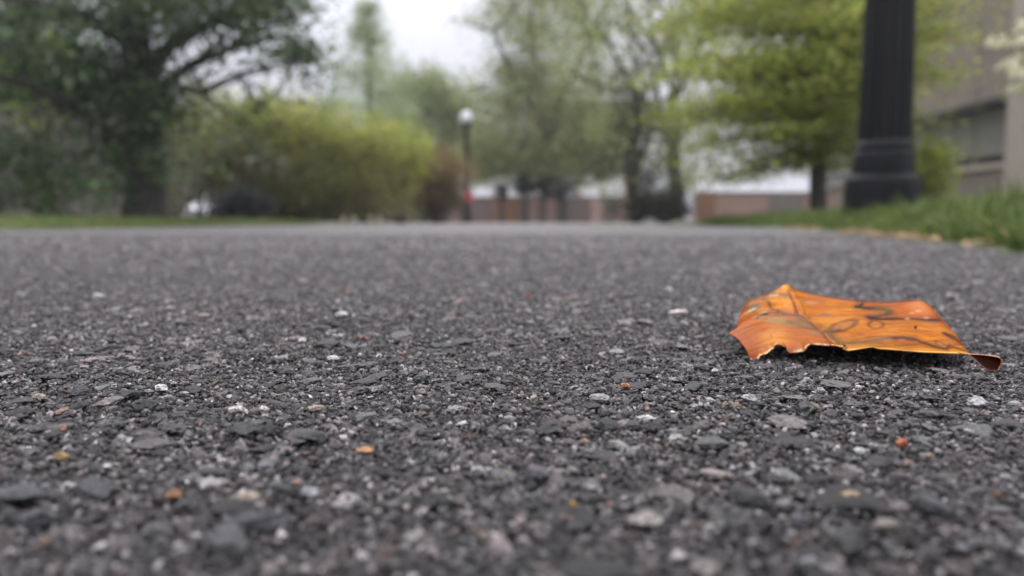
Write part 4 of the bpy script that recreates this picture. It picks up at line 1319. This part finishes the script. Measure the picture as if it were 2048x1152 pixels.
for y in (16.05, 8.2):
    wbox('pilaster', (XF - .75, y, -.3), (XF - .063, y + 1.05, 9.2), 'concrete_pale')

# brown rendered building behind the dark tree
T2o = Vector((-22, 17.5, 0))
T = empty('rendered_building', T2o); tag(T, 'low brown building half hidden behind the big dark tree', 'building')
def bbox(name, a, b, m, par=None):
    mb = MB(); mb.box(a, b); return mb.build(name, M[m], par or T)
bbox('wall', (0, 0, -.2), (12.5, 4, 3.0), 'wall_brown')
bbox('roof', (-.2, -.25, 3.0), (12.7, 4.2, 3.16), 'concrete_dark')
for x in np.arange(1.0, 11.4, 2.6):
    f_ = bbox('window', (x, -.02, 1.1), (x + 1.1, .08, 2.3), 'concrete')
    bbox('pane', (x + .08, -.035, 1.18), (x + 1.02, -.021, 2.22), 'darkglass', f_)

# cream building far behind, on columns
T = empty('cream_building', Vector((xpx(1060, 60), 60, 0))); tag(T, 'far cream building on columns glimpsed through the middle trees', 'building')
wd = xpx(1260, 60) - xpx(1060, 60)
bbox('upper_wall', (0, 0, 4.3), (wd, 8, 9.2), 'render')
bbox('roof', (-.2, -.2, 9.2), (wd + .2, 8.2, 9.5), 'cap')
for k in range(5):
    x = .25 + k * (wd - .85) / 4
    bbox('column', (x, .3, -.1), (x + .35, .65, 4.297), 'render')
for zz in (5.0, 7.3):
    for k in range(5):
        x = .45 + k * 1.55
        f_ = bbox('window', (x, -.03, zz), (x + 1.0, .1, zz + 1.4), 'cap')
        bbox('pane', (x + .08, -.05, zz + .08), (x + .92, -.031, zz + 1.32), 'darkglass', f_)

# ------------------------------------------------------------------ white car far behind the trunk
cx = xpx(400, 42)
T = empty('parked_car', (cx, 42, 0.15)); tag(T, 'small white car parked far off between the dark trunk and the shrubs', 'car')
def loft(mb, secs):
    """secs: list of (y, [(x,z)...]) closed rings of equal length"""
    n = len(secs[0][1])
    V = [(x, y, z) for y, ring in secs for x, z in ring]
    Fq = []
    for k in range(len(secs) - 1):
        for i in range(n):
            j = (i + 1) % n
            Fq.append((k * n + i, k * n + j, (k + 1) * n + j, (k + 1) * n + i))
    Fq.append(tuple(range(n - 1, -1, -1))); Fq.append(tuple((len(secs) - 1) * n + i for i in range(n)))
    mb.add(V, Fq)
def ring(w, z0, z1, wt=0.92):
    return [(-w * .95, z0), (w * .95, z0), (w, z0 + (z1 - z0) * .35), (w * wt, z1 - .06), (w * wt * .9, z1), (-w * wt * .9, z1), (-w * wt, z1 - .06), (-w, z0 + (z1 - z0) * .35)]
mb = MB(); loft(mb, [(0, ring(.74, .28, .62)), (.12, ring(.84, .22, .72)), (1.0, ring(.88, .2, .92)), (1.3, ring(.88, .2, .96)), (3.4, ring(.88, .2, 1.0)), (4.1, ring(.84, .24, .96)), (4.2, ring(.76, .3, .8))])
mb.build('body', M['white_paint'], T, smooth=False)
mb = MB(); loft(mb, [(1.1, ring(.78, .93, 1.0, .9)), (1.8, ring(.74, .95, 1.42, .82)), (3.0, ring(.74, .96, 1.46, .82)), (3.9, ring(.74, .96, 1.02, .9))])
mb.build('cabin', M['white_paint'], T)
mb = MB(); mb.add([(-.60, 1.10, 1.04), (.60, 1.10, 1.04), (.52, 1.72, 1.395), (-.52, 1.72, 1.395), (-.60, 1.2, 1.0), (.60, 1.2, 1.0), (.52, 1.8, 1.36), (-.52, 1.8, 1.36)], [(0, 1, 2, 3), (4, 7, 6, 5), (0, 4, 5, 1), (1, 5, 6, 2), (2, 6, 7, 3), (3, 7, 4, 0)])
mb.build('windscreen', M['darkglass'], T)
for s in (-1, 1):
    mb = MB(); mb.box((s * .62 - .14, -.012, .56), (s * .62 + .14, .1, .68)); mb.build('headlight', M['chrome'], T)
    for y in (.75, 3.4):
        mb = MB(); mb.lathe([(.30, -.1), (.32, -.07), (.32, .07), (.30, .1)], 20)
        w_ = mb.build('wheel', M['rubber'], T); w_.rotation_euler = (0, R(90), 0); w_.location = (s * .80, y, .19)
mb = MB(); mb.box((-.4, -.015, .36), (.4, .05, .5)); mb.build('grille', M['rubber'], T)

# ------------------------------------------------------------------ thin haze added in place of lens veil
mh = bpy.data.materials.new('haze')
mh.use_nodes = True
nt = mh.node_tree
nt.nodes.remove(nt.nodes['Principled BSDF'])
pv = N(nt, 'ShaderNodeVolumePrincipled')
pv.inputs['Color'].default_value = (0.93, 0.94, 0.97, 1)
pv.inputs['Density'].default_value = 0.0013
pv.inputs['Anisotropy'].default_value = 0.2
nt.links.new(pv.outputs[0], nt.nodes['Material Output'].inputs['Volume'])
mb = MB(); mb.box((-310, -310, -1.05), (310, 310, 32))
hz = mb.build('haze', mh)
tag(hz, 'thin added haze that pales the farther trees', kind='stuff')

# ------------------------------------------------------------------ render settings
SC.cycles.volume_bounces = 1
SC.cycles.volume_max_steps = 64
SC.render.engine = 'CYCLES'
SC.cycles.use_denoising = True
try:
    SC.cycles.denoiser = 'OPENIMAGEDENOISE'
    SC.cycles.denoising_prefilter = 'ACCURATE'
except Exception:
    pass
SC.cycles.max_bounces = 6
SC.cycles.diffuse_bounces = 4
SC.cycles.glossy_bounces = 2
SC.cycles.transmission_bounces = 3
SC.cycles.use_adaptive_sampling = True
SC.cycles.adaptive_threshold = 0.01
SC.view_settings.view_transform = 'Standard'
SC.view_settings.look = 'None'
SC.view_settings.exposure = 0.33
SC.view_settings.gamma = 1.0
